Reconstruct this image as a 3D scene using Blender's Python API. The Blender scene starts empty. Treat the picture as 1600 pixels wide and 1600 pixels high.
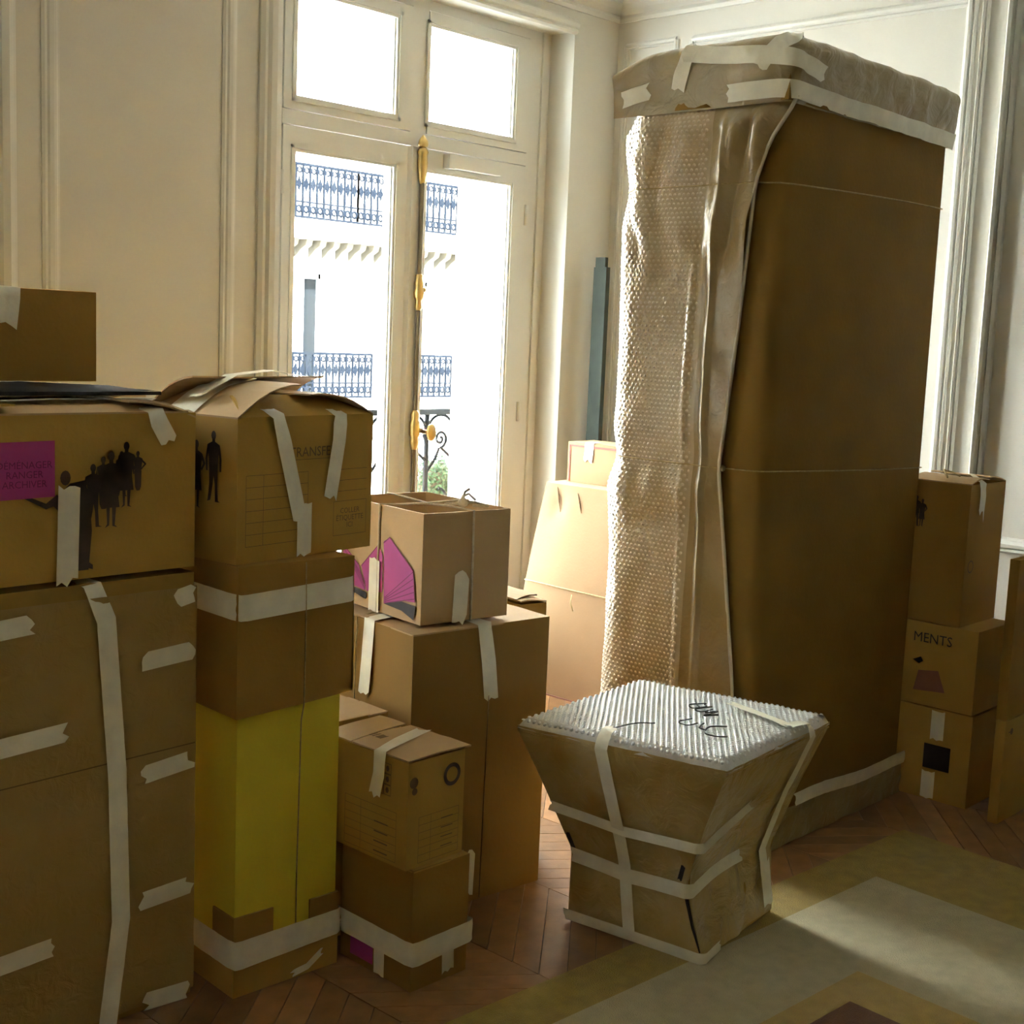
import bpy, bmesh, math, random
from mathutils import Vector, Matrix, noise

random.seed(7)
SC = bpy.context.scene
COL = SC.collection

# ------------------------------------------------------------------ camera, world, sun, exposure
FOC_PX = 2080.0
R_RIGHT = Vector((0.68627935, -0.72621527, 0.04039836))
R_UP = Vector((0.06793137, 0.11929763, 0.99053188))
R_FWD = Vector((0.72415881, 0.67703726, -0.1312043))
cam_d = bpy.data.cameras.new('camera')
cam = bpy.data.objects.new('camera', cam_d)
COL.objects.link(cam)
cam_d.sensor_fit = 'HORIZONTAL'
cam_d.sensor_width = 36.0
cam_d.lens = 36.0 * FOC_PX / 1600.0
cam_d.clip_start = 0.05
cam_d.clip_end = 200
m = Matrix.Identity(4)
for i in range(3):
    m[i][0], m[i][1], m[i][2] = R_RIGHT[i], R_UP[i], -R_FWD[i]
m[0][3], m[1][3], m[2][3] = 0.0, 0.0, 1.6
cam.matrix_world = m
SC.camera = cam

world = bpy.data.worlds.new('world')
SC.world = world
world.use_nodes = True
bg = world.node_tree.nodes['Background']
bg.inputs[0].default_value = (0.86, 0.93, 1.0, 1)
bg.inputs[1].default_value = 8.0

sun_d = bpy.data.lights.new('sun', 'SUN')
sun_d.energy = 34.0
sun_d.angle = math.radians(0.6)
sun_d.color = (1.0, 0.975, 0.94)
sun = bpy.data.objects.new('sun', sun_d)
sun.rotation_euler = Vector((0.35, 0.80, -0.62)).to_track_quat('-Z', 'Y').to_euler()
sun.location = (0, -10, 30)
COL.objects.link(sun)

vs = SC.view_settings
vs.view_transform = 'Standard'
vs.look = 'None'
vs.exposure = 2.48
vs.gamma = 1.0
vs.use_curve_mapping = False
cy = SC.cycles
cy.use_denoising = True
cy.max_bounces = 12
cy.diffuse_bounces = 8
cy.glossy_bounces = 4
cy.transparent_max_bounces = 16
cy.sample_clamp_indirect = 6.0
cy.caustics_reflective = False
cy.caustics_refractive = False

# ------------------------------------------------------------------ materials
def nodes_of(name):
    mt = bpy.data.materials.new(name)
    mt.use_nodes = True
    nt = mt.node_tree
    return mt, nt, nt.nodes['Principled BSDF']

def mat(name, col, rough=0.7, metal=0.0, var=0.10, scale=9.0, bump=0.0, bscale=120.0, spec=0.4, island=0.0, coat=0.0,
        stretch=None, sheen=0.0):
    """procedural principled: noise-varied colour, optional bump, optional per-object / per-island tone."""
    mt, nt, b = nodes_of(name)
    N, L = nt.nodes, nt.links
    tc = N.new('ShaderNodeTexCoord')
    mp = N.new('ShaderNodeMapping')
    L.new(tc.outputs['Object'], mp.inputs[0])
    if stretch:
        mp.inputs['Scale'].default_value = stretch
    nz = N.new('ShaderNodeTexNoise')
    nz.inputs['Scale'].default_value = scale
    nz.inputs['Detail'].default_value = 5
    L.new(mp.outputs[0], nz.inputs['Vector'])
    cr = N.new('ShaderNodeValToRGB')
    c = Vector(col)
    lo, hi = c * (1 - var), c * (1 + var)
    cr.color_ramp.elements[0].color = (*lo, 1)
    cr.color_ramp.elements[1].color = (*hi, 1)
    cr.color_ramp.elements[0].position = 0.3
    cr.color_ramp.elements[1].position = 0.7
    L.new(nz.outputs['Fac'], cr.inputs[0])
    out = cr.outputs[0]
    if island:
        oi = N.new('ShaderNodeObjectInfo')
        ge = N.new('ShaderNodeNewGeometry')
        ad = N.new('ShaderNodeMath'); ad.operation = 'ADD'
        fr = N.new('ShaderNodeMath'); fr.operation = 'FRACT'
        L.new(oi.outputs['Random'], ad.inputs[0]); L.new(ge.outputs['Random Per Island'], ad.inputs[1])
        L.new(ad.outputs[0], fr.inputs[0])
        mr = N.new('ShaderNodeMapRange')
        mr.inputs['To Min'].default_value = 1 - island
        mr.inputs['To Max'].default_value = 1 + island
        L.new(fr.outputs[0], mr.inputs[0])
        mx = N.new('ShaderNodeVectorMath'); mx.operation = 'SCALE'
        L.new(out, mx.inputs[0]); L.new(mr.outputs[0], mx.inputs['Scale'])
        out = mx.outputs[0]
    L.new(out, b.inputs['Base Color'])
    b.inputs['Roughness'].default_value = rough
    b.inputs['Metallic'].default_value = metal
    b.inputs['Specular IOR Level'].default_value = spec
    b.inputs['Coat Weight'].default_value = coat
    if sheen:
        b.inputs['Sheen Weight'].default_value = sheen
    if bump:
        n2 = N.new('ShaderNodeTexNoise')
        n2.inputs['Scale'].default_value = bscale
        n2.inputs['Detail'].default_value = 3
        L.new(mp.outputs[0], n2.inputs['Vector'])
        bp = N.new('ShaderNodeBump')
        bp.inputs['Strength'].default_value = bump
        bp.inputs['Distance'].default_value = 0.01
        L.new(n2.outputs['Fac'], bp.inputs['Height'])
        L.new(bp.outputs[0], b.inputs['Normal'])
    return mt

def film_mat(name, col, under, rough, scale=6.0, mix=0.5, crinkle=0.4, cscale=30.0):
    """plastic film lying on packing: cloudy film tone mottled with the board tone showing through, clear glossy coat, crinkled"""
    mt, nt, b = nodes_of(name)
    N, L = nt.nodes, nt.links
    tc = N.new('ShaderNodeTexCoord')
    nz_ = N.new('ShaderNodeTexNoise'); nz_.inputs['Scale'].default_value = scale; nz_.inputs['Detail'].default_value = 6
    L.new(tc.outputs['Object'], nz_.inputs['Vector'])
    cr = N.new('ShaderNodeValToRGB')
    c, u = Vector(col), Vector(under)
    cr.color_ramp.elements[0].color = (*u.lerp(c, max(0, mix - 0.25)), 1); cr.color_ramp.elements[0].position = 0.32
    cr.color_ramp.elements[1].color = (*u.lerp(c, min(1, mix + 0.25)), 1); cr.color_ramp.elements[1].position = 0.68
    L.new(nz_.outputs['Fac'], cr.inputs[0]); L.new(cr.outputs[0], b.inputs['Base Color'])
    b.inputs['Roughness'].default_value = rough + 0.15
    b.inputs['Specular IOR Level'].default_value = 0.6
    b.inputs['Coat Weight'].default_value = 0.45
    b.inputs['Coat Roughness'].default_value = rough
    n2 = N.new('ShaderNodeTexNoise'); n2.inputs['Scale'].default_value = cscale; n2.inputs['Detail'].default_value = 4; n2.inputs['Distortion'].default_value = 0.8
    L.new(tc.outputs['Object'], n2.inputs['Vector'])
    bp = N.new('ShaderNodeBump'); bp.inputs['Strength'].default_value = crinkle; bp.inputs['Distance'].default_value = 0.02 if crinkle > 0.5 else 0.01
    L.new(n2.outputs['Fac'], bp.inputs['Height']); L.new(bp.outputs[0], b.inputs['Normal'])
    return mt

def glass_mat(name):
    mt = bpy.data.materials.new(name); mt.use_nodes = True
    nt = mt.node_tree; N, L = nt.nodes, nt.links
    N.remove(N['Principled BSDF'])
    out = N['Material Output']
    tr = N.new('ShaderNodeBsdfTransparent'); tr.inputs[0].default_value = (0.96, 0.98, 0.97, 1)
    gl = N.new('ShaderNodeBsdfGlossy'); gl.inputs['Roughness'].default_value = 0.02
    mx = N.new('ShaderNodeMixShader')
    mx.inputs[0].default_value = 0.05
    L.new(tr.outputs[0], mx.inputs[1]); L.new(gl.outputs[0], mx.inputs[2])
    L.new(mx.outputs[0], out.inputs['Surface'])
    return mt

M = {}
M['wall'] = mat('wall_paint', (0.56, 0.55, 0.495), 0.55, var=0.02, scale=2, bump=0.02, bscale=60)
M['dim_wall'] = mat('dim_wall_brown', (0.27, 0.215, 0.11), 0.6, var=0.15, scale=3)  # dark tone given to the unseen back wall to cut bounce light
M['trim'] = mat('trim_paint', (0.575, 0.575, 0.535), 0.35, var=0.02, scale=3)
M['ceil'] = mat('ceiling_paint', (0.82, 0.80, 0.72), 0.8, var=0.02, scale=2)
M['plank'] = mat('oak_plank', (0.27, 0.135, 0.055), 0.32, var=0.22, scale=5, bump=0.05, bscale=60, island=0.28, stretch=(3, 3, 3))
M['subfloor'] = mat('joint_dark', (0.05, 0.03, 0.015), 0.9)
CB = (0.49, 0.31, 0.072)  # saturated brown; the tone of carton fronts in shade is in the colour
M['cb1'] = mat('cardboard_tan', CB, 0.75, var=0.07, scale=6, bump=0.06, bscale=90, spec=0.25)
M['cb2'] = mat('cardboard_warm', (0.345, 0.20, 0.042), 0.75, var=0.07, scale=5, bump=0.06, bscale=90, spec=0.25)
M['cb3'] = mat('cardboard_lit', (0.53, 0.37, 0.20), 0.75, var=0.06, scale=5, bump=0.06, bscale=90, spec=0.25)  # lit copy: light on lids and the open carton put into the colour
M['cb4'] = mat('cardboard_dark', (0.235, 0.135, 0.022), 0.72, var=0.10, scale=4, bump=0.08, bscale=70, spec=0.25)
M['cb6'] = mat('cardboard_brown', (0.29, 0.17, 0.045), 0.75, var=0.07, scale=4, bump=0.06, bscale=80, spec=0.2)
M['paper'] = mat('kraft_paper', (0.37, 0.235, 0.055), 0.6, var=0.14, scale=11, bump=0.35, bscale=14, spec=0.35)
M['edge'] = mat('cardboard_edge', (0.36, 0.23, 0.10), 0.9, var=0.15, scale=60)
M['inside'] = mat('cardboard_inside', (0.44, 0.29, 0.13), 0.8, var=0.05, scale=6)
M['yellow'] = mat('yellow_board', (0.72, 0.60, 0.04), 0.6, var=0.06, scale=5, bump=0.03)
M['tape'] = mat('packing_tape', (0.82, 0.80, 0.66), 0.28, var=0.08, scale=18, bump=0.12, bscale=55, spec=0.6)
M['label_white'] = mat('white_label', (0.75, 0.74, 0.70), 0.5, var=0.03)
M['ink'] = mat('black_ink', (0.035, 0.028, 0.028), 0.6, var=0.1)
M['ink_soft'] = mat('faded_ink', (0.17, 0.105, 0.045), 0.7, var=0.1)
M['pink'] = mat('pink_print', (0.46, 0.06, 0.27), 0.6, var=0.06)
M['pink_dark'] = mat('dark_pink_print', (0.20, 0.02, 0.12), 0.6, var=0.06)
M['ink_plum'] = mat('faded_plum_ink', (0.26, 0.12, 0.09), 0.7, var=0.1)
M['ink_fig'] = mat('worn_black_ink', (0.07, 0.048, 0.036), 0.7, var=0.2, scale=40)
M['red'] = mat('red_print', (0.50, 0.05, 0.035), 0.6, var=0.05)
M['string'] = mat('jute_string', (0.42, 0.32, 0.15), 0.85, var=0.2, scale=90, bump=0.3, bscale=250)
M['film'] = film_mat('clear_film', (0.62, 0.54, 0.33), (0.44, 0.285, 0.07), 0.15, 9.0, 0.3, 0.9, 11.0)
M['film_top'] = film_mat('grey_film', (0.40, 0.35, 0.20), (0.27, 0.175, 0.05), 0.2, 4.0, 0.42, 0.8, 12.0)
M['bubble'] = film_mat('bubble_film', (0.54, 0.44, 0.30), (0.33, 0.215, 0.07), 0.20, 3.0, 0.45)
M['blister'] = film_mat('bubble_blister', (0.66, 0.57, 0.42), (0.44, 0.31, 0.14), 0.14, 3.0, 0.5)
M['bubble_top'] = film_mat('skylit_bubble_film', (0.66, 0.69, 0.72), (0.45, 0.38, 0.26), 0.14, 4.0, 0.65)  # bluish sky reflection on the stool top put into the film colour
M['blister_top'] = film_mat('skylit_blister', (0.78, 0.82, 0.86), (0.60, 0.56, 0.46), 0.10, 4.0, 0.75)  # same sky tint painted into the blisters
M['film_thin'] = film_mat('thin_film', (0.42, 0.33, 0.15), (0.36, 0.225, 0.05), 0.28, 5.0, 0.15)
M['cb5'] = mat('cardboard_window', (0.30, 0.19, 0.10), 0.75, var=0.05, scale=5, bump=0.05, bscale=90, spec=0.25)
M['string_pale'] = mat('white_cord', (0.62, 0.55, 0.42), 0.85, var=0.15, scale=90, bump=0.3, bscale=250)
M['film_side'] = film_mat('folded_film', (0.40, 0.32, 0.18), (0.24, 0.15, 0.035), 0.2, 5.0, 0.35)
M['roll'] = film_mat('rolled_film', (0.62, 0.57, 0.46), (0.5, 0.42, 0.26), 0.2, 20.0, 0.5)
M['brass'] = mat('gilt_brass', (0.60, 0.43, 0.17), 0.3, metal=0.9, var=0.15, scale=30)
M['rod'] = mat('dark_bronze_rod', (0.17, 0.13, 0.075), 0.45, metal=0.5, var=0.1, scale=20)
M['iron'] = mat('wrought_iron', (0.0045, 0.0052, 0.0065), 0.8, var=0.1, scale=20, spec=0.08)
M['glass'] = glass_mat('window_glass')
M['black'] = mat('black_cloth', (0.025, 0.022, 0.022), 0.8, var=0.2, scale=30)
M['bar'] = mat('dark_green_metal', (0.030, 0.038, 0.028), 0.8, var=0.15, scale=14)
M['rug_border'] = mat('rug_gold', (0.33, 0.235, 0.045), 0.95, var=0.16, scale=22, bump=0.5, bscale=300, sheen=0.2)
M['rug_field'] = mat('rug_cream', (0.46, 0.41, 0.245), 0.95, var=0.10, scale=22, bump=0.5, bscale=300, sheen=0.2)
M['rug_tan'] = mat('rug_ochre', (0.46, 0.33, 0.11), 0.95, var=0.12, scale=22, bump=0.5, bscale=300, sheen=0.2)
M['rug_red'] = mat('rug_russet', (0.17, 0.075, 0.045), 0.95, var=0.14, scale=22, bump=0.5, bscale=300, sheen=0.2)
M['stone'] = mat('pale_limestone', (0.78, 0.77, 0.74), 0.85, var=0.05, scale=1.5)
M['stone2'] = mat('limestone_moulding', (0.72, 0.66, 0.53), 0.85, var=0.05, scale=1.5)
M['corbel'] = mat('shaded_corbel', (0.045, 0.038, 0.024), 0.85, var=0.1, scale=4)  # stone colour darkened to stand for the shade below the slab
M['far_iron'] = mat('painted_iron', (0.0030, 0.0043, 0.0068), 0.9, var=0.1, spec=0.02)
M['far_pane'] = mat('dark_pane', (0.0035, 0.0045, 0.0055), 0.5, var=0.2, spec=0.03)
M['far_white'] = mat('white_joinery', (0.85, 0.85, 0.83), 0.6, var=0.02)
M['asphalt'] = mat('asphalt', (0.20, 0.20, 0.20), 0.9, var=0.1)
M['leaf'] = mat('boxwood_leaf', (0.022, 0.055, 0.014), 0.7, var=0.35, scale=30, island=0.35)
M['pot'] = mat('planter_zinc', (0.30, 0.32, 0.33), 0.5, var=0.1)
M['twig'] = mat('twig', (0.12, 0.08, 0.05), 0.9)

# ------------------------------------------------------------------ helpers
def link(name, me, mt, parent=None):
    o = bpy.data.objects.new(name, me)
    COL.objects.link(o)
    if mt is not None:
        me.materials.append(M[mt] if isinstance(mt, str) else mt)
    if parent is not None:
        o.parent = parent
    return o

def mesh_obj(name, V, F, mt, parent=None, smooth=False):
    me = bpy.data.meshes.new(name)
    me.from_pydata([tuple(v) for v in V], [], F)
    me.validate()
    if smooth:
        me.polygons.foreach_set('use_smooth', [True] * len(me.polygons))
    me.update()
    return link(name, me, mt, parent)

def tag(o, label, cat, group=None, kind=None):
    if label: o['label'] = label
    if cat: o['category'] = cat
    if group: o['group'] = group
    if kind: o['kind'] = kind
    return o

def thing(name, label, cat, loc=(0, 0, 0), yaw=0.0, group=None):
    o = bpy.data.objects.new(name, None)
    COL.objects.link(o)
    o.location = loc
    o.rotation_euler = (0, 0, math.radians(yaw))
    o.empty_display_size = 0.1
    return tag(o, label, cat, group)

def struct(o, label=None):
    o['kind'] = 'structure'
    if label: o['label'] = label
    return o

class MB:
    def __init__(s):
        s.V, s.F = [], []
    def box(s, a, b):
        x0, y0, z0 = a; x1, y1, z1 = b
        n = len(s.V)
        s.V += [(x0, y0, z0), (x1, y0, z0), (x1, y1, z0), (x0, y1, z0), (x0, y0, z1), (x1, y0, z1), (x1, y1, z1), (x0, y1, z1)]
        s.F += [tuple(n + i for i in f) for f in ((0, 3, 2, 1), (4, 5, 6, 7), (0, 1, 5, 4), (1, 2, 6, 5), (2, 3, 7, 6), (3, 0, 4, 7))]
        return s
    def poly(s, pts):
        n = len(s.V); s.V += [tuple(p) for p in pts]; s.F.append(tuple(range(n, n + len(pts)))); return s
    def prism(s, pts, vec):
        """closed prism: polygon pts swept by vec"""
        n = len(s.V); k = len(pts); vec = Vector(vec)
        s.V += [tuple(p) for p in pts] + [tuple(Vector(p) + vec) for p in pts]
        s.F.append(tuple(range(n + k - 1, n - 1, -1))); s.F.append(tuple(range(n + k, n + 2 * k)))
        for i in range(k):
            j = (i + 1) % k
            s.F.append((n + i, n + j, n + k + j, n + k + i))
        return s
    def tube(s, pts, r, seg=6, closed=False, radii=None):
        pts = [Vector(p) for p in pts]; k = len(pts); n0 = len(s.V)
        prev = None
        for i, p in enumerate(pts):
            a = pts[(i - 1) % k] if (closed or i > 0) else p
            b = pts[(i + 1) % k] if (closed or i < k - 1) else p
            t = (b - a).normalized() if (b - a).length > 1e-9 else Vector((0, 0, 1))
            if prev is None:
                u = t.orthogonal().normalized()
            else:
                u = (prev - t * prev.dot(t))
                u = u.normalized() if u.length > 1e-6 else t.orthogonal().normalized()
            prev = u; w = t.cross(u)
            rr = radii[i] if radii else r
            for q in range(seg):
                an = 2 * math.pi * q / seg
                s.V.append(tuple(p + (u * math.cos(an) + w * math.sin(an)) * rr))
        for i in range(k if closed else k - 1):
            for q in range(seg):
                a = n0 + i * seg + q; b = n0 + i * seg + (q + 1) % seg
                c = n0 + ((i + 1) % k) * seg + (q + 1) % seg; d = n0 + ((i + 1) % k) * seg + q
                s.F.append((a, b, c, d))
        if not closed:
            s.F.append(tuple(n0 + q for q in range(seg - 1, -1, -1)))
            s.F.append(tuple(n0 + (k - 1) * seg + q for q in range(seg)))
        return s
    def lathe(s, prof, c, axis='z', seg=10, sx=1.0, sy=1.0):
        """prof: (r, h) list around a centre"""
        n0 = len(s.V); c = Vector(c)
        for r, h in prof:
            for q in range(seg):
                an = 2 * math.pi * q / seg
                a, b = r * math.cos(an) * sx, r * math.sin(an) * sy
                v = {'z': (a, b, h), 'y': (a, h, b), 'x': (h, a, b)}[axis]
                s.V.append(tuple(c + Vector(v)))
        for i in range(len(prof) - 1):
            for q in range(seg):
                s.F.append((n0 + i * seg + q, n0 + i * seg + (q + 1) % seg, n0 + (i + 1) * seg + (q + 1) % seg, n0 + (i + 1) * seg + q))
        s.F.append(tuple(n0 + q for q in range(seg - 1, -1, -1)))
        s.F.append(tuple(n0 + (len(prof) - 1) * seg + q for q in range(seg)))
        return s
    def grid(s, fn, nu, nv):
        n = len(s.V)
        for j in range(nv + 1):
            for i in range(nu + 1):
                s.V.append(tuple(fn(i / nu, j / nv)))
        for j in range(nv):
            for i in range(nu):
                a = n + j * (nu + 1) + i
                s.F.append((a, a + 1, a + nu + 2, a + nu + 1))
        return s
    def build(s, name, mt, parent=None, smooth=False):
        return mesh_obj(name, s.V, s.F, mt, parent, smooth)

def lerp(a, b, t): return a + (b - a) * t
def nz(*p): return noise.noise(Vector(p))

def ribbon(pts, width, name, parent, mt='tape', off=0.0012, jag=0.012, wrinkle=0.0007, step=0.02, lift_end=0.0, rnd=None):
    """a strip laid along (point, normal) pairs, torn ends, faint wrinkles"""
    rnd = rnd or random
    P = []
    for i in range(len(pts) - 1):
        (a, na), (b, nb) = pts[i], pts[i + 1]
        a, b, na, nb = Vector(a), Vector(b), Vector(na), Vector(nb)
        n = max(1, int((b - a).length / step))
        for k in range(n):
            t = k / n
            P.append((a.lerp(b, t), na.lerp(nb, t).normalized()))
    P.append((Vector(pts[-1][0]), Vector(pts[-1][1]).normalized()))
    K = len(P); nw = 4; V = []; F = []
    seed = rnd.random() * 50
    e0 = [rnd.uniform(-jag, jag) for _ in range(nw + 1)]; e1 = [rnd.uniform(-jag, jag) for _ in range(nw + 1)]
    for i, (p, n) in enumerate(P):
        t = (P[min(i + 1, K - 1)][0] - P[max(i - 1, 0)][0]).normalized()
        side = t.cross(n).normalized()
        for q in range(nw + 1):
            w = (q / nw - 0.5) * width
            h = off + wrinkle * (1 + nz(p.x * 40 + seed, w * 90, p.z * 40 + p.y * 40))
            e = e0[q] if i == 0 else e1[q] if i == K - 1 else 0
            if lift_end and i >= K - 2: h += lift_end * (i - K + 3) / 2
            V.append(p + side * w + n * h + t * e)
    for i in range(K - 1):
        for q in range(nw):
            a = i * (nw + 1) + q
            F.append((a, a + 1, a + nw + 2, a + nw + 1))
    return mesh_obj(name, V, F, mt, parent, True)

def string_on(pts, name, parent, r=0.002, mt='string'):
    return MB().tube(pts, r, 5).build(name, mt, parent, True)

NF, NL, NT, NR = (0, -1, 0), (-1, 0, 0), (0, 0, 1), (1, 0, 0)
def cut(a, b):
    return tuple((Vector(a) + Vector(b)).normalized())

def box_body(w, d, h, name, mt, parent, open_top=False, thick=0.005, bulge=0.003, inner='inside', seed=0.0, taper=(0, 0), r=0.0):
    """carton body: four slightly uneven walls with real thickness and a bottom; local origin = front left bottom corner"""
    b = MB()
    N = 6
    def warp(x, y, z, nx, ny, u, v):
        k = bulge * (math.sin(math.pi * u) * math.sin(math.pi * v)) * (0.6 + nz(x * 3 + seed, y * 3, z * 3))
        k += 0.0012 * nz(x * 9 + seed, y * 9 + 4, z * 9)* math.sin(math.pi*u)
        sx = 1 - taper[0] * (z / h); sy = 1 - taper[1] * (z / h)
        x2 = w / 2 + (x - w / 2) * sx; y2 = d / 2 + (y - d / 2) * sy
        return (x2 + nx * k, y2 + ny * k, z)
    b.grid(lambda u, v: warp(u * w, 0, v * h, 0, -1, u, v), N, N)
    b.grid(lambda u, v: warp(w, u * d, v * h, 1, 0, u, v), N, N)
    b.grid(lambda u, v: warp(w - u * w, d, v * h, 0, 1, u, v), N, N)
    b.grid(lambda u, v: warp(0, d - u * d, v * h, -1, 0, u, v), N, N)
    b.poly([(0, 0, 0), (0, d, 0), (w, d, 0), (w, 0, 0)])
    t = thick
    def q(x, y, z):
        return warp(x, y, z, 0, 0, 0, 0)
    O = [q(0, 0, h), q(w, 0, h), q(w, d, h), q(0, d, h)]
    I = [q(t, t, h), q(w - t, t, h), q(w - t, d - t, h), q(t, d - t, h)]
    for i in range(4):
        j = (i + 1) % 4
        b.poly([O[i], O[j], I[j], I[i]])
    zi = 0.012 if open_top else h - 0.03
    D = [(t, t, zi), (w - t, t, zi), (w - t, d - t, zi), (t, d - t, zi)]
    for i in range(4):
        j = (i + 1) % 4
        b.poly([I[i], I[j], D[j], D[i]])
    b.poly(D)
    return b.build(name, mt, parent)

def flap(parent, hinge0, hinge1, inward, length, rise, mt, name='flap', curve=0.0, thick=0.004, skew=(0, 0), seed=0.0):
    """a carton flap hinged on the edge hinge0-hinge1, leaning `inward` with an end rise, bent by `curve`"""
    h0, h1, inn = Vector(hinge0), Vector(hinge1), Vector(inward)
    nu, nv = 6, 6
    top, bot = [], []
    for j in range(nv + 1):
        v = j / nv
        for i in range(nu + 1):
            u = i / nu
            uu = lerp(lerp(0, skew[0], v), lerp(1, 1 - skew[1], v), u)
            p = h0.lerp(h1, uu) + inn * (length * v)
            z = rise * v + curve * math.sin(math.pi * v) + 0.003 * nz(p.x * 14 + seed, p.y * 14, seed) * v
            p = p + Vector((0, 0, z))
            bot.append(p); top.append(p + Vector((0, 0, thick)))
    V = bot + top; n = len(bot); F = []
    for j in range(nv):
        for i in range(nu):
            a = j * (nu + 1) + i
            F.append((a, a + nu + 1, a + nu + 2, a + 1))
            F.append((n + a, n + a + 1, n + a + nu + 2, n + a + nu + 1))
    rim = [i for i in range(nu + 1)] + [j * (nu + 1) + nu for j in range(1, nv + 1)] + \
          [nv * (nu + 1) + i for i in range(nu - 1, -1, -1)] + [j * (nu + 1) for j in range(nv - 1, 0, -1)]
    for k in range(len(rim)):
        a, c = rim[k], rim[(k + 1) % len(rim)]
        F.append((a, c, n + c, n + a))
    return mesh_obj(name, V, F, mt, parent)

def closed_top(parent, w, d, h, mt, seam='x', gap=0.002, lift=(0.0, 0.0)):
    """two long flaps meeting on a seam"""
    if seam == 'x':
        flap(parent, (0, 0, h), (w, 0, h), (0, 1, 0), d / 2 - gap, lift[0], mt, seed=1.0)
        flap(parent, (w, d, h), (0, d, h), (0, -1, 0), d / 2 - gap, lift[1], mt, seed=2.0)
    else:
        flap(parent, (0, d, h), (0, 0, h), (1, 0, 0), w / 2 - gap, lift[0], mt, seed=3.0)
        flap(parent, (w, 0, h), (w, d, h), (-1, 0, 0), w / 2 - gap, lift[1], mt, seed=4.0)

class Decal:
    """flat print: polygons drawn in 2-D and laid on a face of a carton"""
    def __init__(s, org, ux, uy, nrm, off=0.0026):
        s.o, s.x, s.y, s.n = Vector(org), Vector(ux), Vector(uy), Vector(nrm); s.o = s.o + s.n * off; s.b = MB()
    def p(s, u, v): return s.o + s.x * u + s.y * v
    def poly(s, pts): s.b.poly([s.p(*q) for q in pts]); return s
    def rect(s, a, c, bw, bh): return s.poly([(a, c), (a + bw, c), (a + bw, c + bh), (a, c + bh)])
    def line(s, a, c, t=0.0012):
        a, c = Vector(a), Vector(c); d = (c - a).normalized(); n = Vector((-d.y, d.x)) * t / 2
        return s.poly([a + n, a - n, c - n, c + n])
    def frame(s, a, c, bw, bh, t=0.0012):
        for p0, p1 in (((a, c), (a + bw, c)), ((a + bw, c), (a + bw, c + bh)), ((a + bw, c + bh), (a, c + bh)), ((a, c + bh), (a, c))):
            s.line(p0, p1, t)
        return s
    def disc(s, cx, cyy, rx, ry=None, n=12):
        ry = ry or rx
        return s.poly([(cx + rx * math.cos(2 * math.pi * i / n), cyy + ry * math.sin(2 * math.pi * i / n)) for i in range(n)])
    def ring(s, cx, cyy, r0, r1, n=24):
        for i in range(n):
            a, c = 2 * math.pi * i / n, 2 * math.pi * (i + 1) / n
            s.poly([(cx + r0 * math.cos(a), cyy + r0 * math.sin(a)), (cx + r1 * math.cos(a), cyy + r1 * math.sin(a)),
                    (cx + r1 * math.cos(c), cyy + r1 * math.sin(c)), (cx + r0 * math.cos(c), cyy + r0 * math.sin(c))])
        return s
    def build(s, name, mt, parent): return s.b.build(name, mt, parent)

def text(body, size, org, ux, uy, nrm, mt, parent, name='lettering', off=0.003, align='CENTER', sx=1.0):
    cu = bpy.data.curves.new(name, 'FONT')
    cu.body = body; cu.size = size; cu.align_x = align; cu.align_y = 'CENTER'; cu.space_line = 0.95
    cu.resolution_u = 2
    cu.offset = 0.0
    cu.materials.append(M[mt])
    tmp = bpy.data.objects.new(name, cu); COL.objects.link(tmp)
    bpy.context.view_layer.update()
    me = bpy.data.meshes.new_from_object(tmp.evaluated_get(bpy.context.evaluated_depsgraph_get()))
    bpy.data.objects.remove(tmp)
    o = bpy.data.objects.new(name, me); COL.objects.link(o); o.parent = parent
    ux, uy, nrm = Vector(ux), Vector(uy), Vector(nrm)
    mm = Matrix.Identity(4)
    p = Vector(org) + nrm * off
    for i in range(3):
        mm[i][0], mm[i][1], mm[i][2], mm[i][3] = ux[i] * sx, uy[i], nrm[i], p[i]
    o.matrix_local = mm
    return o

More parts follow.
